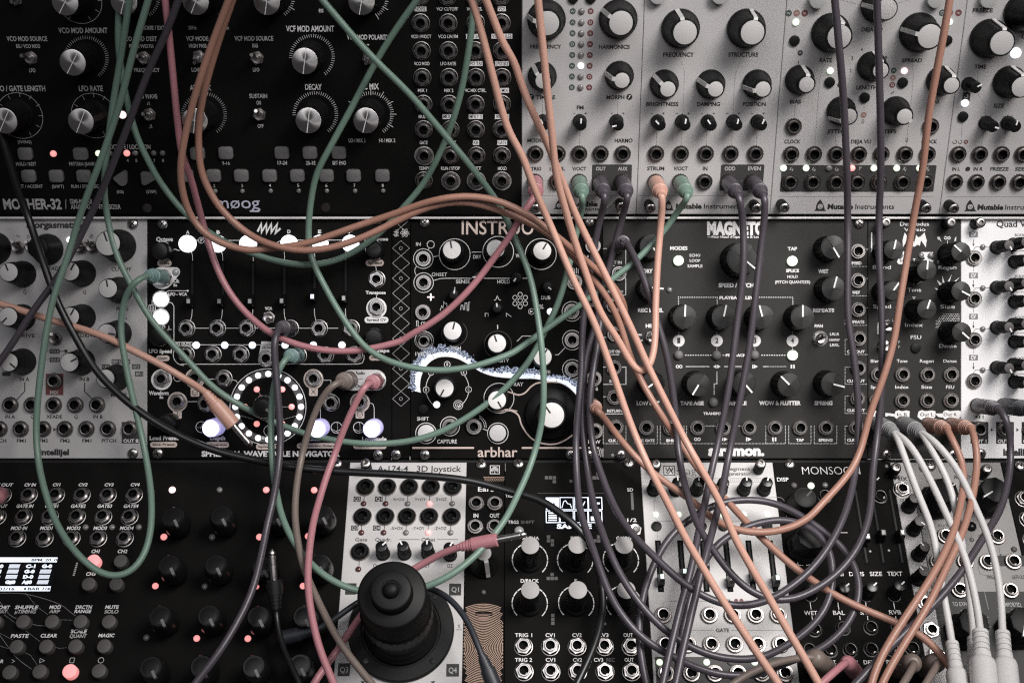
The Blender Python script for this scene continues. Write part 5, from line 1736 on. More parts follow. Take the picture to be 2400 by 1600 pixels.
# ================================================================== bottom row: contact microphone module
module('touch_module', 'narrow black module with a copper maze of rings at its foot', BOT, 1094, 1183, 'panel_black', 'ink_white', VBOT)
c(9)
Sc(2070, 1120, 'pan'); RcO(2152, 1140, 2236, 1214, 6)
for r in (10, 20, 30):
    Ri(2194, 1180, r, 5, None, -130, 130)
Ln([(2194, 1180), (2194, 1212)], 5); Ln([(2090, 1245), (2283, 1245)], 6, 'ink_copper')
for k in range(11):
    Ln([(2095 + k * 17, 1282), (2110 + k * 17, 1266), (2095 + k * 17, 1252)], 4, 'ink_copper')
T("Ears", 2040, 2185, 1336, 1376); J('round', 2025, 1483); J('round', 2195, 1483); Ln([(2291, 1120), (2291, 1190)], 3, 'ink_pale')
c(13)
T("IN", 1998, 2043, 13, 47, bold=.02); T("OUT", 2147, 2237, 13, 47, bold=.02); J('round', 2015, 128); J('round', 2190, 128)
K('small', 2092, 375, 163); LED(2090, 730, 22, 'button_dark')
CX, CY = 2088, 1243
for i, r in enumerate(range(12, 416, 15)):
    a = 0
    run = []
    while a <= 360:
        x, y = CX + r * math.sin(R(a)), CY - r * math.cos(R(a))
        ok = 1912 + (1243 - y) * -.012 < x < 2268 - (y - 1243) * .012 and y < 1600
        if ok:
            run.append((x, y))
        if (not ok or a == 360) and len(run) > 1:
            Ln(run, 6, 'ink_copper')
            run = []
        elif not ok:
            run = []
        a += 6 if r > 90 else 15
for k in range(14):
    y = 1010 + k * 31
    for xx, s in ((1912, 1), (2266, -1)):
        Ln([(xx + 3 * s, y), (xx - 2 * s, y + 8), (xx + 3 * s, y + 15)], 6, 'ink_copper', h=E2)
Rc(2015, 915, 2170, 945, 'panel_black', h=E3); Ln([(2020, 935), (2165, 935)], 6, 'ink_brown', h=E3 + .03); Rc(2040, 962, 2137, 985, 'ink_brown', h=E3)
finish()

# ================================================================== bottom row: sampler with tall knobs
module('sampler_module', 'black sampler with six tall grey-topped knobs under a small lit icon screen', BOT, 1183, 1500, 'panel_black', 'ink_white', VBOT)
c(10)
Sc(62, 1115, 'pan'); Sc(1075, 1110, 'pan')


def cells(x, y, rows, s=36, ink='ink_dim'):
    for j, row in enumerate(rows):
        for i, ch in enumerate(row):
            if ch == '#':
                Rc(x + i * s, y + j * s, x + i * s + s - 6, y + j * s + s - 6, ink)


cells(302, 1235, ("###", "  #")); cells(740, 1200, (" #", "##")); cells(530, 1270, ("#",), 30)
T("SD", 1060, 1112, 1347, 1375); Rc(1098, 1385, 1112, 1545, 'ink_dim'); T("TRG1", -60, 15, 1403, 1432)
Ln([(235, 1392), (845, 1392)], 3, 'ink_dim')
c(14)
scr = Screen(300, -150, 838, 165)


def smp():
    Z, L = .36, 'screen_lit'
    c(10)
    Rc(312, 1434, 430, 1545, L, h=Z); Pg([(325, 1545), (345, 1490), (365, 1530), (385, 1470), (405, 1530), (425, 1545)], 'ink_dark', h=.42)
    for x in (443, 577, 705):
        RcO(x, 1434, x + 118, 1545, 7, L, h=Z)
    Ln([(458, 1530), (475, 1470), (492, 1462), (510, 1490), (535, 1495), (548, 1530)], 7, L, h=Z); Ln([(600, 1520), (625, 1480), (650, 1510), (670, 1470)], 9, L, h=Z)
    Rc(725, 1480, 805, 1495, L, h=Z); Rc(760, 1455, 772, 1525, L, h=Z)
    c(14)
    for x in (315, 443, 577, 705):
        RcO(x, -12, x + 118, 96, 7, L, h=Z)
    for k in range(4):
        Rc(335, 2 + k * 22, 412, 14 + k * 22, L, h=Z)
    Ln([(470, 70), (500, 20), (540, 75)], 7, L, h=Z); Ln([(600, 0), (680, 85)], 8, L, h=Z); Rc(725, 40, 800, 80, L, h=Z)
    T("SAMPLE", 412, 732, 112, 150, L, .03, h=Z)


on(scr, 'screen_graphics', smp)
c(14)
T("TRG2", -38, 62, 76, 104); T("SHIFT", 80, 205, 76, 105, 'ink_dim'); B('nub', 65, 158, 'clear_grey'); T("1/2", 1060, 1145, 56, 87); Tg(1130, 155, 1135, 150, 'nickel')
for x, y, rx, ry in ((168, 305, 165, 435), (600, 300, 580, 438), (1030, 302, 1000, 435), (168, 712, 163, 835), (605, 712, 590, 832), (1050, 712, 1025, 832)):
    K('tall', x, y)
    for k in range(12):
        a0 = -135 + k * 22.8
        Ri(rx, ry, 162, 9, 'ink_white', a0 + 1.2, a0 + 21)
T("ALPHA", 95, 250, 222, 252); T("BETA", 540, 650, 222, 252); T("GAMMA", 960, 1110, 222, 252); T("D/PACK", 80, 247, 613, 645); T("F", 575, 597, 613, 645); T("FX", 1000, 1050, 613, 645)
cells(320, 210, ("#", "##", " #")); cells(745, 210, (" #", "##")); cells(318, 555, (" # ", "###")); cells(360, 930, ("#", "#", "#")); cells(840, 1010, ("#",), 30)
for s, x0, x1 in (("TRIG 1", 27, 185), ("CV1", 308, 393), ("CV2", 555, 640), ("CV3", 790, 887), ("OUT", 1025, 1112)):
    T(s, x0, x1, 1110, 1143)
for s, x0, x1 in (("TRIG 2", 27, 185), ("CV1", 310, 397), ("CV2", 560, 643), ("CV3", 753, 838), ("OUT", 1035, 1118)):
    T(s, x0, x1, 1337, 1370)
T("REC", 868, 945, 1337, 1370, 'ink_dim')
for x in (105, 352, 598, 850, 1095):
    J('hex', x, 1225); J('hex', x + 5, 1455)
finish()

# ================================================================== bottom row: segment generator with sliders
module('slider_module', 'pale grey module with black vertical sliders lit mint green and two rows of sockets', BOT, 1500, 1811, 'panel_silver', 'ink_dark', VBOT)
c(10)
RcO(1397, 1145, 1491, 1228, 8); Ln([(1412, 1160), (1430, 1190), (1445, 1160), (1465, 1190), (1478, 1160)], 10); Ln([(1412, 1195), (1432, 1215), (1460, 1180), (1478, 1215)], 8)
T("stages", 1520, 1790, 1148, 1222, bold=-.03); T("segment", 1980, 2190, 1153, 1184); T("generator", 1985, 2195, 1198, 1228)
for y in (1256, 1292):
    Ln([(1195, y), (2400, y)], 3, 'ink_mid')
for k in range(60):
    Ln([(1200 + k * 20, 1285), (1210 + k * 20, 1274), (1200 + k * 20, 1263)], 3, 'ink_mid')
Sc(1325, 1118, 'tall'); Sc(2290, 1113, 'tall')
for x, a in ((1318, 0), (1525, 0), (1720, 0), (1945, 0), (2158, 2), (2345, 20)):
    K('trim', x, 1290, a)
RcO(1315, 1430, 2500, 1650, 4, 'ink_mid', 50)
c(14)
for x in (1322, 1532, 1730, 1930, 2132, 2345):
    LED(x, 15, 26, 'led_green')
for x in (1330, 1545, 1745, 1945, 2150, 2348):
    B('spot', x, 122); Dt([(x + 6, 180), (x + 10, 250)], 5, 5, 8)
for i, (x, hy, m) in enumerate(((1355, 590, 'led_mint'), (1562, 540, 'led_mint'), (1770, 470, None), (1985, 600, None), (2195, 560, None), (2395, 600, 'led_mint'))):
    Slot(x - 12, 258, x + 12, 730, x + 10, hy, 2.9, m)
Ln([(1430, 818), (1860, 815)], 4, 'ink_mid'); Ln([(2130, 812), (2500, 805)], 4, 'ink_mid'); Ri(1425, 858, 40, 4, 'ink_mid', 180, 360)
T("LEVEL", 1870, 2025, 800, 828, bold=.02); Di(2060, 810, 19, 'ink_red'); Di(2108, 810, 19, 'ink_red'); T("GATE", 1875, 1997, 1066, 1098, bold=.02); Ln([(1420, 1082), (1855, 1082)], 4, 'ink_mid'); Ln([(2015, 1082), (2500, 1082)], 4, 'ink_mid')
for x in (1390, 1600, 1815, 2030, 2240, 2450):
    J('knurl', x, 938); J('knurl', x + 18, 1207)
Rc(1335, 1326, 2540, 1700, 'ink_box')
for k, x in enumerate((1357, 1590, 1790, 2010, 2230, 2440)):
    LED(x, 1372, 31, 'led_green' if k != 3 else 'led_off')
T("2", 1626, 1644, 1358, 1387, 'ink_white')
for x in (1415, 1650, 1865, 2078, 2295, 2510):
    J('knurl', x, 1475)
finish()

# ================================================================== bottom row: cloud processor
module('cloud_module', 'black module lettered GAIN and TEXT between the slider module and narrow mixer', BOT, 1811, 2086, 'panel_black', 'ink_white', VBOT)
c(11)
T("MONSOON", 318, 850, 1150, 1220, bold=-.03); Sc(205, 1118, 'pan'); T("DISP", 85, 190, 1250, 1283)
LED(397, 1320, 31, 'led_green'); LED(527, 1315, 27); LED(240, 1318, 30, 'button_dark')
K('discdark', 345, 1430, 45); J('thin', 525, 1412); J('thin', 1035, 1415); Ln([(1000, 1270), (1022, 1248)], 10)
c(16)
for p in ([(78, 195), (88, 290), (68, 270)], ):
    Ln(p, 9)
Rc(440, 165, 466, 205, 'ink_mid'); Rc(462, 285, 484, 330, 'ink_mid')
c(15)
K('chicken', 400, 215, 60); T("GAIN", 270, 420, 446, 488)
for x, hx in ((850, 800), (1000, 985), (1170, 1155)):
    Slot(x - 30, -220, x + 40, 480, hx, 185 if x > 900 else 220, 2.6)
Ln([(600, 186), (730, 186)], 6); Ln([(880, 186), (905, 186)], 6); Ln([(1005, 186), (1075, 186)], 6)
for x, y in ((940, 355), (1112, 348)):
    LED(x, y, 12, 'clear_grey')
for a in (("POSI", 600, 695, 548, 584), ("DENS", 748, 885, 547, 584), ("SIZE", 938, 1050, 546, 583), ("TEXT", 1098, 1237, 545, 582), ("WET", 335, 455, 905, 942), ("BAL", 600, 708, 903, 940), ("SPRD", 850, 965, 900, 938), ("RVB", 1115, 1225, 898, 935), ("FRZ", 560, 625, 1358, 1392), ("POSI", 735, 825, 1360, 1395), ("DENS", 880, 1010, 1358, 1394), ("PITCH", 1090, 1205, 1355, 1392)):
    T(*a)
for x, y in ((425, 672), (705, 690), (960, 682), (1215, 672)):
    K('trim', x, y, 50)
for x in (390, 645, 900, 1158):
    Ln([(x - 4, 825), (x + 6, 890)], 7); Ln([(x + 13, 950), (x + 18, 985)], 7); Ri(x, 760, 62, 4, 'ink_mid', 110, 250)
for x, y in ((430, 1070), (692, 1056), (950, 1052), (1205, 1048), (380, 1256), (575, 1258), (760, 1256), (952, 1252), (1140, 1248), (1330, 1242)):
    J('thin', x, y)
finish()

# ================================================================== bottom row: narrow mixer
module('mixer_module', 'very narrow grey module with a column of long black knobs', BOT, 2086, 2129, 'panel_grey', 'ink_dark', VBOT)
c(16)
Sc(590, 195, 'tall'); T("Mix", 555, 738, 312, 376); J('hex', 668, 495); T("OUT", 645, 745, 628, 668)
for x, y, a in ((835, 620, 130), (905, 935, 130), (975, 1280, -40)):
    K('midtrim', x, y, a)
c(17)
K('midtrim', 965, 45, -35)
T("INPUTS", 845, 1060, 322, 365); J('hex', 985, 480); J('hex', 1065, 840); J('hex', 1140, 1190)
finish()

# ================================================================== bottom row: envelope follower
module('follower_module', 'dull grey module with large black knobs behind the white plugs', BOT, 2129, 2345, 'panel_dull', 'ink_dark', VBOT)
c(16)
Sc(980, 195, 'pan'); Sc(1830, 210, 'tall'); Sc(1060, 170, 'pan')
K('chicken', 1200, 570, 60, 12); K('chicken', 1890, 560, -120, 12)
for cx, cy, r in ((1150, 590, 200), (1900, 600, 215)):
    for a in range(100, 261, 14):
        s, k = math.sin(R(a)), -math.cos(R(a))
        Ln([(cx + r * s, cy + r * k), (cx + (r + 32) * s, cy + (r + 32) * k)], 5)
T("RELEASE", 1075, 1245, 860, 895); T("FOLLOW", 1155, 1320, 976, 1010); T("DATA 1", 1700, 1830, 395, 428); T("ASTRO", 1365, 1600, 310, 356, bold=.02)
J('knurl', 1262, 1130); J('knurl', 1962, 1135); B('nub', 1625, 985, 'gloss_black'); icon(1612, 1185, 32, 'ink_dark', k=3); icon(1725, 1140, 24, 'ink_dark', k=3)
LED(2192, 1310, 40, 'button_dark'); Ln([(1980, 1290), (2000, 1395)], 4); Pg([(1988, 1380), (2018, 1380), (2005, 1410)]); Ln([(1600, 1120), (1604, 1150)], 4)
Rc(1730, 1400, 2400, 1545, 'ink_dark', 130)
J('knurl', 1835, 1480); J('knurl', 2185, 1475); J('knurl', 1160, 1480); J('knurl', 1530, 1480)
Ln([(1690, 1500), (1720, 1640), (1760, 1660), (1990, 1720)], 4)
c(17)
T("TRIG", 1815, 1915, 102, 150); T("GATE OUT", 2165, 2345, 102, 150)
Rc(1330, 322, 2420, 1700, 'ink_dark', h=.04); J('knurl', 1450, 292); J('knurl', 2145, 298)
Ln([(1785, 322), (1840, 565)], 5, 'ink_pale')
T("TO EXPORT", 1355, 1640, 466, 518, 'ink_pale'); T("IMPORTED", 2060, 2285, 472, 528, 'ink_pale')
for cx, cy in ((1600, 800), (2290, 790)):
    K('chicken', cx, cy - 20, 200, 12)
    for a in range(-150, 151, 15):
        s, k = math.sin(R(a)), -math.cos(R(a))
        r = 235
        Ln([(cx + r * s, cy + r * k), (cx + (r + (40 if a % 30 == 0 else 20)) * s, cy + (r + (40 if a % 30 == 0 else 20)) * k)], 5, 'ink_pale')
    T("5", cx - 110, cx - 98, cy - 225, cy - 190, 'ink_pale')
finish()

# ================================================================== bottom row: black module at the right edge
module('edge_module', 'black module in the bottom right corner beyond the white plugs', BOT, 2345, 2500, 'panel_black', 'ink_white', VBOT)
c(16)
Sc(2285, 175, 'pan'); J('hex', 2330, 620); J('hex', 2390, 900); J('hex', 2440, 1180)
finish()
bpy.data.objects.remove(FO)

# ================================================================== patch cables


def panel_depth(x, y):
    row = TOP if y < 502 else (MID if y < 1079 else BOT)
    d = ray(x, y)
    return (row.o - CAM).dot(row.n) / d.dot(row.n)


def at(x, y, h):
    """a point seen at photo pixel x, y, hanging h mm in front of the panel behind it"""
    return CAM + ray(x, y) * (panel_depth(x, y) - h)


def parse(s, h=10.0):
    out, o = [], CROPS[0]
    for tok in s.split():
        if tok.endswith(':'):
            k = tok[:-1]
            o = CROPS[int(k) if k.isdigit() else k]
            continue
        q = [float(a) for a in tok.split(',')]
        if len(q) > 2:
            h = q[2]
        out.append(at(o[0] + q[0] / o[2], o[1] + q[1] / o[2], 1.38 * h))
    return out


def outside(p):
    q = p - CAM
    x, y = 1200 + q.x / q.y / KPX, 800 - q.z / q.y / KPX
    return x < 0 or x > 2400 or y < 0 or y > 1600


def run_out(P, first, last):
    """a cord that leaves the picture goes on a hand's breadth beyond it"""
    if first and outside(P[0]):
        P = [P[0] + (P[0] - P[1]).normalized() * 80] + P
    if last and outside(P[-1]):
        P = P + [P[-1] + (P[-1] - P[-2]).normalized() * 80]
    return P


def spline(P, step=2.5):
    out = []
    n = len(P)
    for i in range(n - 1):
        p0 = P[i - 1] if i else P[0] * 2 - P[1]
        p1, p2 = P[i], P[i + 1]
        p3 = P[i + 2] if i + 2 < n else P[-1] * 2 - P[-2]
        t0, d = 0.0, [max(1e-3, (b - a).length) ** 0.5 for a, b in ((p0, p1), (p1, p2), (p2, p3))]
        t1, t2, t3 = d[0], d[0] + d[1], d[0] + d[1] + d[2]
        k = max(2, int((p2 - p1).length / step))
        for j in range(k):
            t = t1 + (t2 - t1) * j / k
            a1 = p0 * ((t1 - t) / (t1 - t0)) + p1 * ((t - t0) / (t1 - t0))
            a2 = p1 * ((t2 - t) / (t2 - t1)) + p2 * ((t - t1) / (t2 - t1))
            a3 = p2 * ((t3 - t) / (t3 - t2)) + p3 * ((t - t2) / (t3 - t2))
            b1 = a1 * ((t2 - t) / (t2 - t0)) + a2 * ((t - t0) / (t2 - t0))
            b2 = a2 * ((t3 - t) / (t3 - t1)) + a3 * ((t - t1) / (t3 - t1))
            out.append(b1 * ((t2 - t) / (t2 - t1)) + b2 * ((t - t1) / (t2 - t1)))
    out.append(P[-1])
    for _ in range(12):
        q = out[:]
        for i in range(1, len(out) - 1):
            q[i] = out[i] * .5 + (out[i - 1] + out[i + 1]) * .25
        out = q
    return out


def frame(p, d):
    return Matrix.Translation(p) @ d.to_track_quat('Z', 'Y').to_matrix().to_4x4()


def lathe_at(name, prof, m, p, d, parent, seg=28):
    """a turned part standing at world point p (mm) along d, child of parent"""
    b = MB()
    b.lathe(prof, m, seg, cap0=True)
    o = bpy.data.objects.new(name, b.mesh(name))
    COL.objects.link(o)
    o.parent = parent
    o.matrix_parent_inverse = parent.matrix_world.inverted()
    Mx = frame(p * MM, d)
    o.matrix_world = Mx
    return o


def plug_on(root, p, d, m, size=1.0, tip=False, length=19.0):
    """moulded plug: body from p along d, ribbed relief at its far end; returns where the cord leaves"""
    r = 4.05 * size
    L = length * size
    pr = [(r * .86, 0.4), (r, .8), (r, L * .55), (r * .985, L * .98), (r * .82, L)]
    o = lathe_at('plug', pr, m, p, d, root)
    rel, z = [], L - .2
    rr = r * .86
    for k in range(4):
        rel += [(rr, z), (rr, z + 1.15 * size), (rr - .45 * size, z + 1.25 * size), (rr - .45 * size, z + 1.75 * size)]
        z += 1.8 * size
        rr -= .26 * size
    rel += [(rr - .3, z), (max(1.75, rr - .8), z + 1.0)]
    lathe_at('strain_relief', rel, m, p, d, o)
    if tip:
        lathe_at('metal_tip', [(1.75, .6), (1.75, -3.5), (1.72, -6.6), (1.4, -6.8), (1.4, -7.3), (1.7, -7.5), (1.72, -11), (1.35, -11.2), (1.35, -11.7), (1.65, -12.1), (1.45, -13.2), (.5, -14.2)], 'chrome', p, d, o, 20)
    return p + d * (z + .6)


def bend(A, d, P, k=9.0):
    """control points that let a cord leave A along d and swing towards P"""
    t = (P - A)
    return [A, A + d * min(k, t.length * .35)]


def cable(label, m, pts, r=1.66, start=None, end=None, name='patch_cable', group='patch cables hanging over the modules', size=1.0, loose_end=None, loose_start=None, cat='cable', h=10.0, k=5.0, plug=None):
    """start / end: key of a socket the plug sits in. loose_*: ((x,y,h),(x,y,h)) crop 'S' ends of a plug lying loose"""
    P = parse(pts, h) if isinstance(pts, str) else pts
    e = bpy.data.objects.new(name, None)
    COL.objects.link(e)
    e.empty_display_size = .01
    e.location = P[0] * MM
    bpy.context.view_layer.update()
    tag(e, label, cat, group)
    head, tail = [], []
    for key, lst in ((start, head), (end, tail)):
        if key:
            row, u, v = JA[key]
            p = row.world(u, v, 2.6)
            A = plug_on(e, p, row.n, plug or m, size)
            lst += [A - row.n * 1.5, A + row.n * k]
    if isinstance(pts, str):
        P = run_out(P, not (start or loose_start), not (end or loose_end))
    P = head + P + list(reversed(tail))
    for ls, first in ((loose_start, True), (loose_end, False)):
        if ls:
            a, b = [at(q[0], q[1], q[2] * 1.38) for q in ls[:2]]        # a: front of the body, b: where the cord leaves
            d = (b - a).normalized()
            L = (b - a).length
            A = plug_on(e, a, d, m, size, len(ls) < 3, (L - 7) / size if size == 1 else L - 7)
            if first:
                P = [A - d * 1.0, A + d * 4] + P
            else:
                P = P + [A + d * 4, A - d * 1.0]
    if r == 1.66:
        r = {'cord_purple': 1.8, 'cord_salmon': 1.82, 'cord_copper': 1.78, 'cord_pink': 1.76}.get(m, r)
    b = MB()
    b.tube(spline(P), r, m, 14)
    o = bpy.data.objects.new('cord', b.mesh('cord', 60))
    COL.objects.link(o)
    o.parent = e
    o.matrix_parent_inverse = e.matrix_world.inverted()
    return e


GR, TE, SA, CO, PI_, PU = 'cord_green', 'cord_teal', 'cord_salmon', 'cord_copper', 'cord_pink', 'cord_purple'
# ---- green
cable('green cable dipping in a shallow arc just below the six glowing keys', GR,
      "1: 2000,-40,14 1990,200 1955,450 1885,850,12 1805,1120 1740,1300,10 1610,1568 5: 1500,180,9 1330,360 1200,520 1080,630 900,750 700,840 480,872 250,850 0,775 4: 2150,700 1950,590 1700,395 1500,150 1400,0 0: 1390,1520 1290,1350,10 1220,1150,9 1150,850,8 1105,600 1082,350,10 1100,0 1110,-60")
cable('green cable passing beside the Clk In plug, ending in the green plug under FM', GR,
      "0: 1195,-40,20 1130,400,18 1080,700,16 1030,1000,15 1000,1250,14 975,1450 4: 955,180,13 980,400 1020,600 1095,850 1180,1000 1260,1150 1350,1320 1450,1450 1560,1568 8: 1750,200,12 1950,420 2140,545 2300,640,9 9: 60,690,7 250,775,7 450,850,8 700,905 1000,940,9 1300,932 1600,870,10 1900,725 2150,550 2350,375,11 10: 230,70 6: 290,1480,12 395,1300,13 475,1060,14 550,770,14 600,530,14 640,370,16 648,290,20", end='voct', h=16)
cable('bright green cable in the longest hanging loop, ending in the Clk In teal plug', GR,
      "0: 1375,-40,34 1230,450,32 1130,850,30 1040,1150,28 950,1400 890,1568 4: 790,250,27 700,520 610,830,26 500,1130 430,1450 8: 390,150,26 350,500 330,800 350,1100 400,1330 470,1560,24 12: 560,180 680,350 850,520,22 1030,608,20 1200,580,20 1320,430,20 1380,220,20 1395,0 8: 1390,1400,20 1365,1200 1310,900 1240,600 1170,300 1120,0,20 4: 1105,1500 1115,1300 1145,1160,22 1195,1060,25 1240,1010,28", end='clk', plug='cord_teal')
cable('green cable arcing under the PITCH knob up to the green plug beside the STRUM one', GR,
      "1: 1510,-40,20 1300,250,18 1100,570,16 900,950 720,1280 600,1500 5: 560,0,15 500,300,14 478,600,14 500,800 600,1000 750,1280,16 950,1568 9: 1000,65,17 1150,160 1350,225,18 1600,268 1850,258 2100,205 2350,110,16 10: 0,110 6: 170,1560,15 400,1390,15 620,1245,15 700,1180,15 930,985,15 1100,860,15 1300,665,15 1450,490,15 1570,300,18", end='rvoct')
cable('green cable passing behind the joystick, ending in a teal plug above the lamp ring', GR,
      "1: 575,-40,26 800,230,26 1100,560,26 1400,850,25 1700,1200,24 2000,1560,24 5: 2100,125,22 2200,255,21 2320,480,20 6: 20,600,20 100,790,20 180,1010,20 230,1300,22 268,1560,24 10: 290,300,24 292,560,24 265,800,22 200,1050 110,1290 0,1510 13: 2330,10,24 2180,220,24 2000,415,25 1800,575,25 1600,675,24 1400,730,22 1150,750,20 920,728,22 700,635,24 500,475,24 330,250,24 225,10,24 9: 190,1400,22 150,1150,22 138,900 140,620 165,380,22 205,230,24", end='wave_lfo', plug='cord_teal')
# ---- dark purple
cable('dark purple cable slanting from the top down to the left edge', PU,
      "0: 1655,-40,18 1530,300,17 1400,570,16 1270,900 1180,1150 1060,1450 4: 990,60,16 870,330 760,560,17 620,830,17 470,1070,17 340,1230,17 200,1450,17 130,1568 8: 60,100 -60,260")
cable('purple cable from the plug under the VCA switch, crossing the lamp ring', PU,
      "5: 155,1520,28 9: 165,60,26 185,300 208,600 228,850 215,1100 175,1350 140,1560 13: 115,40,24 70,300 20,520 12: 2345,650 2250,880 2100,1150 1950,1380 1790,1568,22 1700,1700", start='wave_a')
cable('purple cable from the OUT plug, leftmost of three over the lit icon screen', PU,
      "6: 858,270,22 820,400,18 770,620,15 722,900,12 680,1150 650,1400 640,1568 10: 640,250,13 610,600,15 585,900 595,1250,15 625,1560,17 14: 715,250,20 800,500,22 910,790 1050,1000,22 1200,1165,20 1400,1285,18 1650,1410,14 1850,1480,12 2100,1505,11 2352,1470,12 15: 150,1370,12 350,1320,14 560,1215,16 720,1050,17 815,880,18 850,720,18 812,520 720,360,17 580,225 420,110,16 260,0 11: 150,1510,14 0,1462 10: 2200,1450,14 2000,1460 1830,1510,15 14: 1640,60,15 1500,160 1380,320 1290,500,16 1220,700 1175,900 1160,1100,15 1180,1300 1230,1568 1270,1700", start='out')
cable('purple cable from the AUX plug, middle of three over the lit icon screen', PU,
      "6: 1062,260,22 1045,320,19 1000,480,16 930,740,14 870,960,12 810,1200 760,1480,10 10: 690,60,11 655,400,12 650,800,14 690,1150,14 745,1480,16 14: 870,300,22 980,550 1120,770,22 1270,960,20 1450,1120,18 1650,1245,16 1900,1335,14 2200,1352,14 2352,1325 15: 200,1205,17 350,1105 480,975,19 570,800 602,600,20 585,400,20 530,255 450,160 300,92,18 150,62 0,72 14: 2200,112,17 2000,205 1860,310,16 1740,500,15 1640,760,14 1580,1000 1540,1250,12 1510,1568 1490,1700", start='aux')
cable('purple cable, rightmost of three over the icon screen, crossing the RATE knob', PU,
      "6: 850,1120,10 830,1300,10 800,1450,11 10: 785,50,13 735,330,16 712,600,18 735,930,18 830,1250,20 960,1560,22 14: 1100,200,26 1300,400,28 1500,590,28 1700,740 1900,835,26 2100,868,25 2330,830,26 15: 100,760,27 300,620,28 450,470,28 600,245,28 715,0,27 11: 800,1200,24 828,900,22 830,600,22 808,300,22 770,0,22 7: 748,1500,22 730,1150 735,800 732,400 725,0,24 3: 718,1400,24 690,850,26 650,400,28 610,-40,28")
cable('purple cable from the elbow plug above LEFT IN, rising over the LENGTH knob at top', PU,
      "6: 1010,615,20 1060,660,20 1120,780,18 1200,960,17 1290,1220,17 1365,1500 10: 1400,20,17 1470,400,16 1505,700,15 1520,950 1560,1200,16 1640,1500,20 14: 1720,150,26 1850,350,28 1980,530,28 2120,680,27 2300,790,26 15: 60,820,25 200,815,25 330,765,25 560,630,26 780,400,27 930,50,26 11: 960,1200,24 1000,900,22 1040,500,22 1050,0,22 7: 1042,1200,22 1022,800 1020,400 1035,60,22 3: 1035,1200,24 1015,450,26 1000,-40,28", start='tape_l')
cable('purple cable from the ODD plug running straight down over the big faceted knob', PU,
      "6: 2105,300,24 2118,430,22 2132,700,22 2120,1000,21 2080,1300,20 2048,1560 10: 2010,300,20 1960,600 1900,900 1830,1200,20 1765,1520,22 14: 1700,250,26 1640,550,27 1565,800,27 1500,1070,27 1430,1350,27 1380,1600,27 1350,1720", start='odd')
cable('purple cable from the EVEN plug, right of its twin over the PLAYBACK lettering', PU,
      "6: 2330,270,24 2322,420,24 2300,600,23 2272,850,22 2235,1180,22 2190,1560,21 10: 2130,350,21 2060,700 1990,1050 1935,1350,22 1885,1568,24 14: 1820,250,29 1750,500,30 1690,760,30 1620,1050,30 1550,1350,30 1500,1600,30 1470,1720", start='even')
cable('dark purple cable from the IN 1 plug of the white module', PU,
      "11: 2195,700,26 2225,850,24 2232,1050,24 2205,1300 2125,1568,26 15: 2000,195,30 1850,440,32 1690,660,33 1500,870,33 1300,1065,33 1110,1245,33 950,1420,33 790,1590,33 700,1690", start='amp1')
# ---- orange, salmon
cable('upper copper cable of the pair arching over the bright rail', CO,
      "0: 2120,-40,30 1950,400,28 1830,750 1730,1110,26 1670,1400 1652,1568 4: 1655,80,24 1690,260 1750,430,22 1850,565 1980,650 2150,712,20 2352,742 5: 0,722,20 200,712 400,685,22 600,628 800,552,24 1000,485 1250,405,27 1500,312 1700,258,30 1900,232 2100,245 2290,295,31 6: 120,390,32 300,510,32 450,640,31 560,720,28 700,850,24 830,950,20 950,1080,16 1030,1210,12 1045,1300,8 1030,1400,4")
cable('lower copper cable of the arching pair, running on to the lower right', CO,
      "0: 2150,-40,24 2000,400,22 1870,860 1822,1150,20 1828,1450 1842,1568 4: 1855,40,20 1920,190 2050,385,21 2200,520 2352,632 5: 130,680,24 300,728 500,738,25 700,710 950,628,26 1150,535 1350,435,27 1550,345 1750,290,28 1950,282 2150,335,28 2352,405 6: 200,500,28 330,570,27 520,740,24 650,880,20 780,1030,17 900,1205,15 990,1390,13 1040,1568,12 10: 1120,240,11 1200,390,11 1300,560,13 1420,750,13 1500,870,11 1570,960,10 1660,1110,10 1840,1320,12 2000,1490,14 14: 2200,140,17 2352,290 15: 200,475,18 380,605 600,755,20 850,878 1050,960,21 1250,1040 1400,1115,22 1550,1245 1650,1385,24 1770,1568,25 1840,1690")
cable('leftmost of three salmon cables from the top, crossing straight to lower right', SA,
      "1: 1970,-40,42 2060,250,41 2150,600 2240,950,40 2352,1290 2: 100,1400,40 6: 140,0,40 220,200,40 330,450,39 430,680,38 530,930,37 650,1180,36 770,1420,35 10: 820,0,34 930,300,33 1030,600 1130,860,33 1240,1120 1350,1330,33 1450,1520,36 14: 1600,250,40 1750,500,42 1890,740,43 2050,980,44 2200,1210,45 2352,1440,46 15: 100,1568,47 170,1690")
cable('salmon cable hanging in a tight U that rises to the STRUM plug', SA,
      "2: 235,-40,48 290,500,47 330,900,46 370,1250,45 6: 405,50,43 480,320,41 560,600,38 650,860,35 720,1060,33 800,1290,31 900,1450,29 980,1540,28 10: 1060,160,26 1130,275,26 1190,325,26 1255,280,25 1298,140,24 1315,0,23 6: 1318,1250,21 1340,800,20 1368,480,20 1382,300,21", end='strum', k=3)
cable('salmon cable from the top, passing behind the tight U over the LOW CUT knob', SA,
      "1: 2095,-40,44 2200,220,43 2300,480,43 2: 0,500,42 90,800,41 200,1050,40 330,1330,39 6: 465,100,36 560,350,35 680,600,34 800,840,33 900,1040,32 1000,1250,31 1100,1450,30 10: 1150,0,29 1265,260,28 1400,530 1520,770,27 1620,965 1750,1185,28 1870,1400,30 1950,1560,33 14: 2050,245,37 2180,470,39 2280,650,40 15: 0,760,42 120,980,43 270,1230,44 400,1450,45 480,1600,46 530,1690")
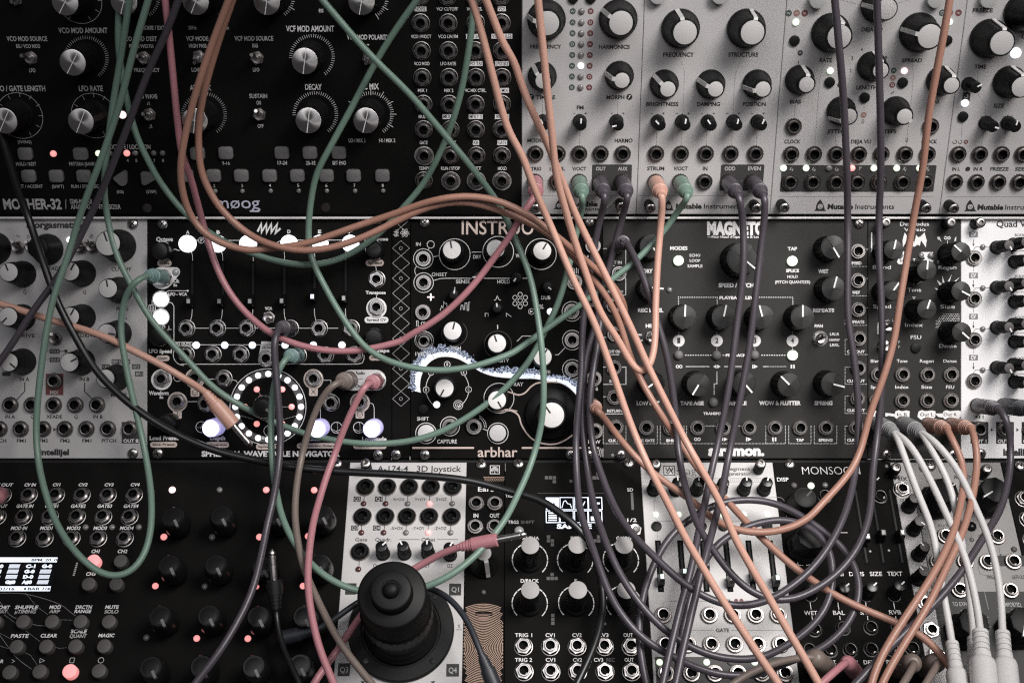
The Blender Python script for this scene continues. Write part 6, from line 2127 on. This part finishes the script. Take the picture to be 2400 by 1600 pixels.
cable('copper cable from the plug below the RAY knob up to the SPREAD knob', CO,
      "10: 815,650,22 870,740,19 960,860,17 1080,1000,16 1220,1150,14 1400,1285,13 1550,1390,13 1720,1505,14 14: 1820,55,18 1950,125,20 2100,175,21 2300,192 15: 100,172,22 280,120,23 420,20,24 11: 430,1560,25 600,1380 760,1195,26 860,990 905,770,26 975,550 1060,340,27 1122,130,27 7: 1165,1540,27 1210,1200,28 1262,900 1310,600,29 1365,280,30 3: 1420,1568,31 1470,1100,33 1560,600,35 1640,180,36 1675,-40,36", start='gran')
cable('salmon cable from the left edge with a loose plug and bare tip', SA,
      "4: -60,1205,11 0,1222,11 250,1300,12 450,1368,13 680,1430,16 900,1500,18 1080,1568 8: 1150,55,19 1300,120,19 1500,222,18 1650,312,17 1780,400,15", loose_end=((600 / 1 - 600 + 2150 / 3.92, 800 + 775 / 3.92, 9), (1895 / 3.92, 800 + 478 / 3.92, 11)), size=1.03)
# ---- pink
cable('pink cable in a long shallow bow ending in the TRIG plug', PI_,
      "0: 1512,-40,14 1550,300,14 1590,700 1640,1200 1680,1480,13 4: 1740,0,12 1790,210,12 1850,430,12 1910,650 1985,880,12 2080,1080 2200,1250 2352,1395 5: 60,1440,13 9: 130,-70,14 300,5,15 450,52 700,92 950,85,14 1200,35 1400,-20,14 5: 1330,1552 1550,1440,16 1750,1300 1950,1105,18 2100,925 2250,710,22 2340,610,24 6: 60,455,26 130,330,26", end='trig')
cable('pink cable from the Audio Out plug, running down left of the joystick', PI_,
      "9: 1010,370,28 960,470,26 900,600,25 800,810 720,1050,24 640,1250 570,1500,24 13: 535,30,26 500,250,28 475,500,29 480,750,30 520,1000,30 580,1250 660,1450,30 720,1580 760,1690", start='wave_r')
cable('short pink cable behind the joystick with a loose plug and bare tip', PI_,
      "13: 480,1660,16 520,1568,16 610,1450 700,1330 820,1165,15 930,980,14 1100,800,12 1300,610,12 1500,490,14 1650,405,17 1720,372,19", loose_end=((600 + 2225 / 3.92, 1200 + 250 / 3.92, 26), (600 + 1815 / 3.92, 1200 + 330 / 3.92, 22)), size=.86)
# ---- grey-brown, black, slate
cable('translucent taupe cable hanging from the left Audio plug', 'cord_taupe',
      "9: 690,385,28 640,450,26 560,600,25 480,820 420,1050,24 370,1320,24 355,1560,24 13: 358,60,24 375,220,25 410,430 490,640,26 560,800 650,980,27 760,1180,28 880,1350,28 1000,1500,28 1080,1590 1150,1680", start='wave_l', r=1.75, size=1.15)
cable('thick black cable sweeping from the left edge across to the tall-knob sampler', 'cord_black',
      "0: -80,1000,9 30,1300,10 4: 170,200,11 270,450,12 330,650,14 400,850,16 450,1000,17 500,1150,17 570,1300,17 680,1500,17 8: 850,230,18 1000,400,19 1200,580,20 1400,725,20 1700,890,20 2000,1010,20 2352,1090,20 9: 300,1150,20 800,1195,20 1300,1220,21 1800,1255,20 2100,1305,18 2352,1390,17 10: 200,1420,18 400,1540 14: 560,100,19 680,205,17 745,325,15 800,520,13 838,750,12 830,960,13 780,1160,15 700,1360,16 590,1580,17 540,1690", r=1.95, name='power_cable')
cable('short slate black cable around the joystick foot and over the copper maze', 'cord_slate',
      "13: 700,1000,12 800,920,12 920,830,12 1150,720,10 1400,660,10 1600,690,13 1700,735,16 1800,800,18 1880,890,19 1960,1020,20 2010,1150,21", r=1.5, loose_start=((600 + 240 / 3.92, 1200 + 1155 / 3.92, 9), (600 + 560 / 3.92, 1200 + 1080 / 3.92, 11), 0), loose_end=((600 + 2200 / 3.92, 1200 + 1620 / 3.92, 18), (600 + 2065 / 3.92, 1200 + 1290 / 3.92, 21)), size=.9, group='dark cables around the joystick')
cable('black cable lying against the dark sequencer, its bare metal tip pointing up', 'cord_black',
      "13: 190,960,12 200,1050,12 230,1200,12 300,1360,14 400,1568,15 450,1680", r=1.4, loose_start=((600 + 165 / 3.92, 1200 + 610 / 3.92, 18), (600 + 186 / 3.92, 1200 + 890 / 3.92, 13)), group='dark cables around the joystick')
# ---- white splitters and large plugs
WH = 'cord_white'


def big_plug(label, top, bot, r, wire=True):
    """a large moulded white plug: top and bot are (x, y, h) in photo pixels"""
    a, b_ = at(*top), at(*bot)
    d = (b_ - a).normalized()
    L = (b_ - a).length
    return a, d, L, r


def white_pair(label, key, cordA, cordB, m='plug_grey'):
    e = bpy.data.objects.new('splitter_cable', None)
    COL.objects.link(e)
    row, u, v = JA[key]
    p = row.world(u, v, 2.6)
    e.location = p * MM
    bpy.context.view_layer.update()
    tag(e, label, 'splitter cable', 'white splitter cables at the lower right')
    d = (row.n + Vector((0.05, 0, -.12))).normalized()
    A = plug_on(e, p, d, m, 1.1, False, 15)
    for pts, plug in (cordA, cordB):
        P = parse(pts, 20)
        (tx, ty, th), (bx, by, bh), rr = plug
        t, bq = at(tx, ty, th * 1.38), at(bx, by, bh * 1.38)
        dd = (bq - t).normalized()
        side = (P[0] - A).normalized()
        P = [A - d * 2.5, A + d * 1.5 + side * .6] + P + [t - dd * 5, t + dd * 4]
        b = MB()
        b.tube(spline(P), 1.72, WH, 14)
        o = bpy.data.objects.new('cord', b.mesh('cord', 60))
        COL.objects.link(o)
        o.parent = e
        o.matrix_parent_inverse = e.matrix_world.inverted()
        pr = []
        z = 0.0
        for k in range(4):
            pr += [(rr * .62, z), (rr * .64, z + 1.9), (rr * .55, z + 2.0), (rr * .55, z + 2.75)]
            z += 2.8
        pr += [(rr * .68, z), (rr * .7, z + 3), (rr * .93, z + 4.2), (rr, z + 6), (rr * 1.04, z + 30), (rr * 1.04, z + 46), (rr * .9, z + 48)]
        lathe_at('plug', pr, WH, t, dd, e, 32)
    return e


def s15(x, y, h):
    return (1800 + x / 3.92, 1200 + y / 3.92, h)


white_pair('white twin-cord splitter from the left grey plug under In L', 'in_l',
           ("11: 1205,930,27 1290,1160,28 1380,1410,29 15: 1465,30,30 1530,230,31 1555,430,31 1590,640,30 1630,850,30", (s15(1690, 1200, 30), s15(1745, 1568, 34), 4.7)),
           ("11: 1300,930,29 1400,1100,30 1530,1350,31 15: 1680,110,33 1770,300,34 1840,500,34 1890,720,34", (s15(1950, 1095, 35), s15(1985, 1568, 39), 5.7)))
white_pair('white twin-cord splitter from the right grey plug under In R', 'in_r',
           ("11: 1460,930,26 1600,1160,27 1690,1390,26 15: 1740,60,25 1790,330,24 1830,560,23 1855,800,23", (s15(1888, 1155, 25), s15(1900, 1568, 28), 4.6)),
           ("11: 1545,920,29 1660,1060,30 1760,1200,30 1850,1400,30 15: 1955,60,31 2045,290,32 2110,570,32 2145,830,32", (s15(2155, 1105, 33), s15(2195, 1568, 37), 5.2)))
cable('brown orange cable from the plug under Out L, left of its pair', CO,
      "11: 1665,885,27 1760,1010,27 1800,1180,27 1795,1350,28 1755,1560,31 15: 1700,190,35 1600,420,37 1480,630,38 1350,830,38 1210,1040,38 1080,1250,37 1000,1400,36 945,1580,36 920,1690", start='out_l', group='brown orange pair at the lower right')
cable('brown orange cable from the plug under Out R, right of its pair', CO,
      "11: 1880,870,27 1918,960,28 1925,1100,28 1900,1320,29 1850,1560,31 15: 1760,250,33 1640,500,34 1540,720,35 1440,910,35 1300,1130,34 1180,1325,34 1080,1500,34 1030,1600,34 1000,1690", start='out_r', group='brown orange pair at the lower right')
cable('slate cable leaving the right edge from the plug of IN 2 on the white module', 'cord_slate', "11: 2400,690,27 2480,760,25 2520,900,24", start='amp2', size=1.1)


# ---- stubby plugs along the lower edge
def stub(label, m, base, tipp, pts, r=1.75, size=1.0):
    a, b_ = [at(q[0], q[1], q[2] * 1.38) for q in (base, tipp)]
    e = bpy.data.objects.new('patch_cable', None)
    COL.objects.link(e)
    e.location = a * MM
    bpy.context.view_layer.update()
    tag(e, label, 'cable', 'plugs along the lower edge')
    d = (b_ - a).normalized()
    L = (b_ - a).length
    rr = 4.1 * size
    lathe_at('plug', [(rr * .85, 0), (rr, .6), (rr, L * .6), (rr * .96, L - 4), (rr * .85, L - 2), (rr * .6, L - .5), (r + .2, L)], m, a, d, e)
    P = [b_ - d * 2, b_ + d * 3] + run_out(parse(pts, 24), False, True)
    b = MB()
    b.tube(spline(P), r, m, 14)
    o = bpy.data.objects.new('cord', b.mesh('cord', 60))
    COL.objects.link(o)
    o.parent = e
    o.matrix_parent_inverse = e.matrix_world.inverted()


TA = 'cord_taupe'
stub('left of two taupe rounded plugs beside the large white plugs', TA, s15(1195, 1440, 0), s15(1345, 1375, 22), "15: 1345,1410,28 1290,1500,29 1220,1600,30 1170,1690", size=1.15)
stub('right of two taupe rounded plugs, touching the large white plugs', TA, s15(1430, 1430, 0), s15(1560, 1370, 22), "15: 1555,1410,28 1500,1500,29 1430,1600,30 1380,1690", size=1.15)
stub('pink plug standing out of the black cloud module at the lower edge', PI_, s15(800, 1470, 2), s15(722, 1370, 20), "15: 690,1400,26 600,1475,27 480,1575,28 380,1680", size=.95)
stub('grey brown plug at the lower edge, its cord lying left', TA, s15(540, 1440, 2), s15(420, 1330, 20), "15: 300,1335,20 150,1355,18 0,1400,17 14: 2200,1465,16 2050,1545,15 1950,1640", size=1.2)
stub('dusty pink plug cut by the left edge beside CV IN', PI_, (1800 / 3.92 - 459, 800 + 1405 / 3.92, 2), (-8, 800 + 1440 / 3.92, 17), "8: -60,1480,24 -160,1568,24 -260,1700,24", size=1.0)
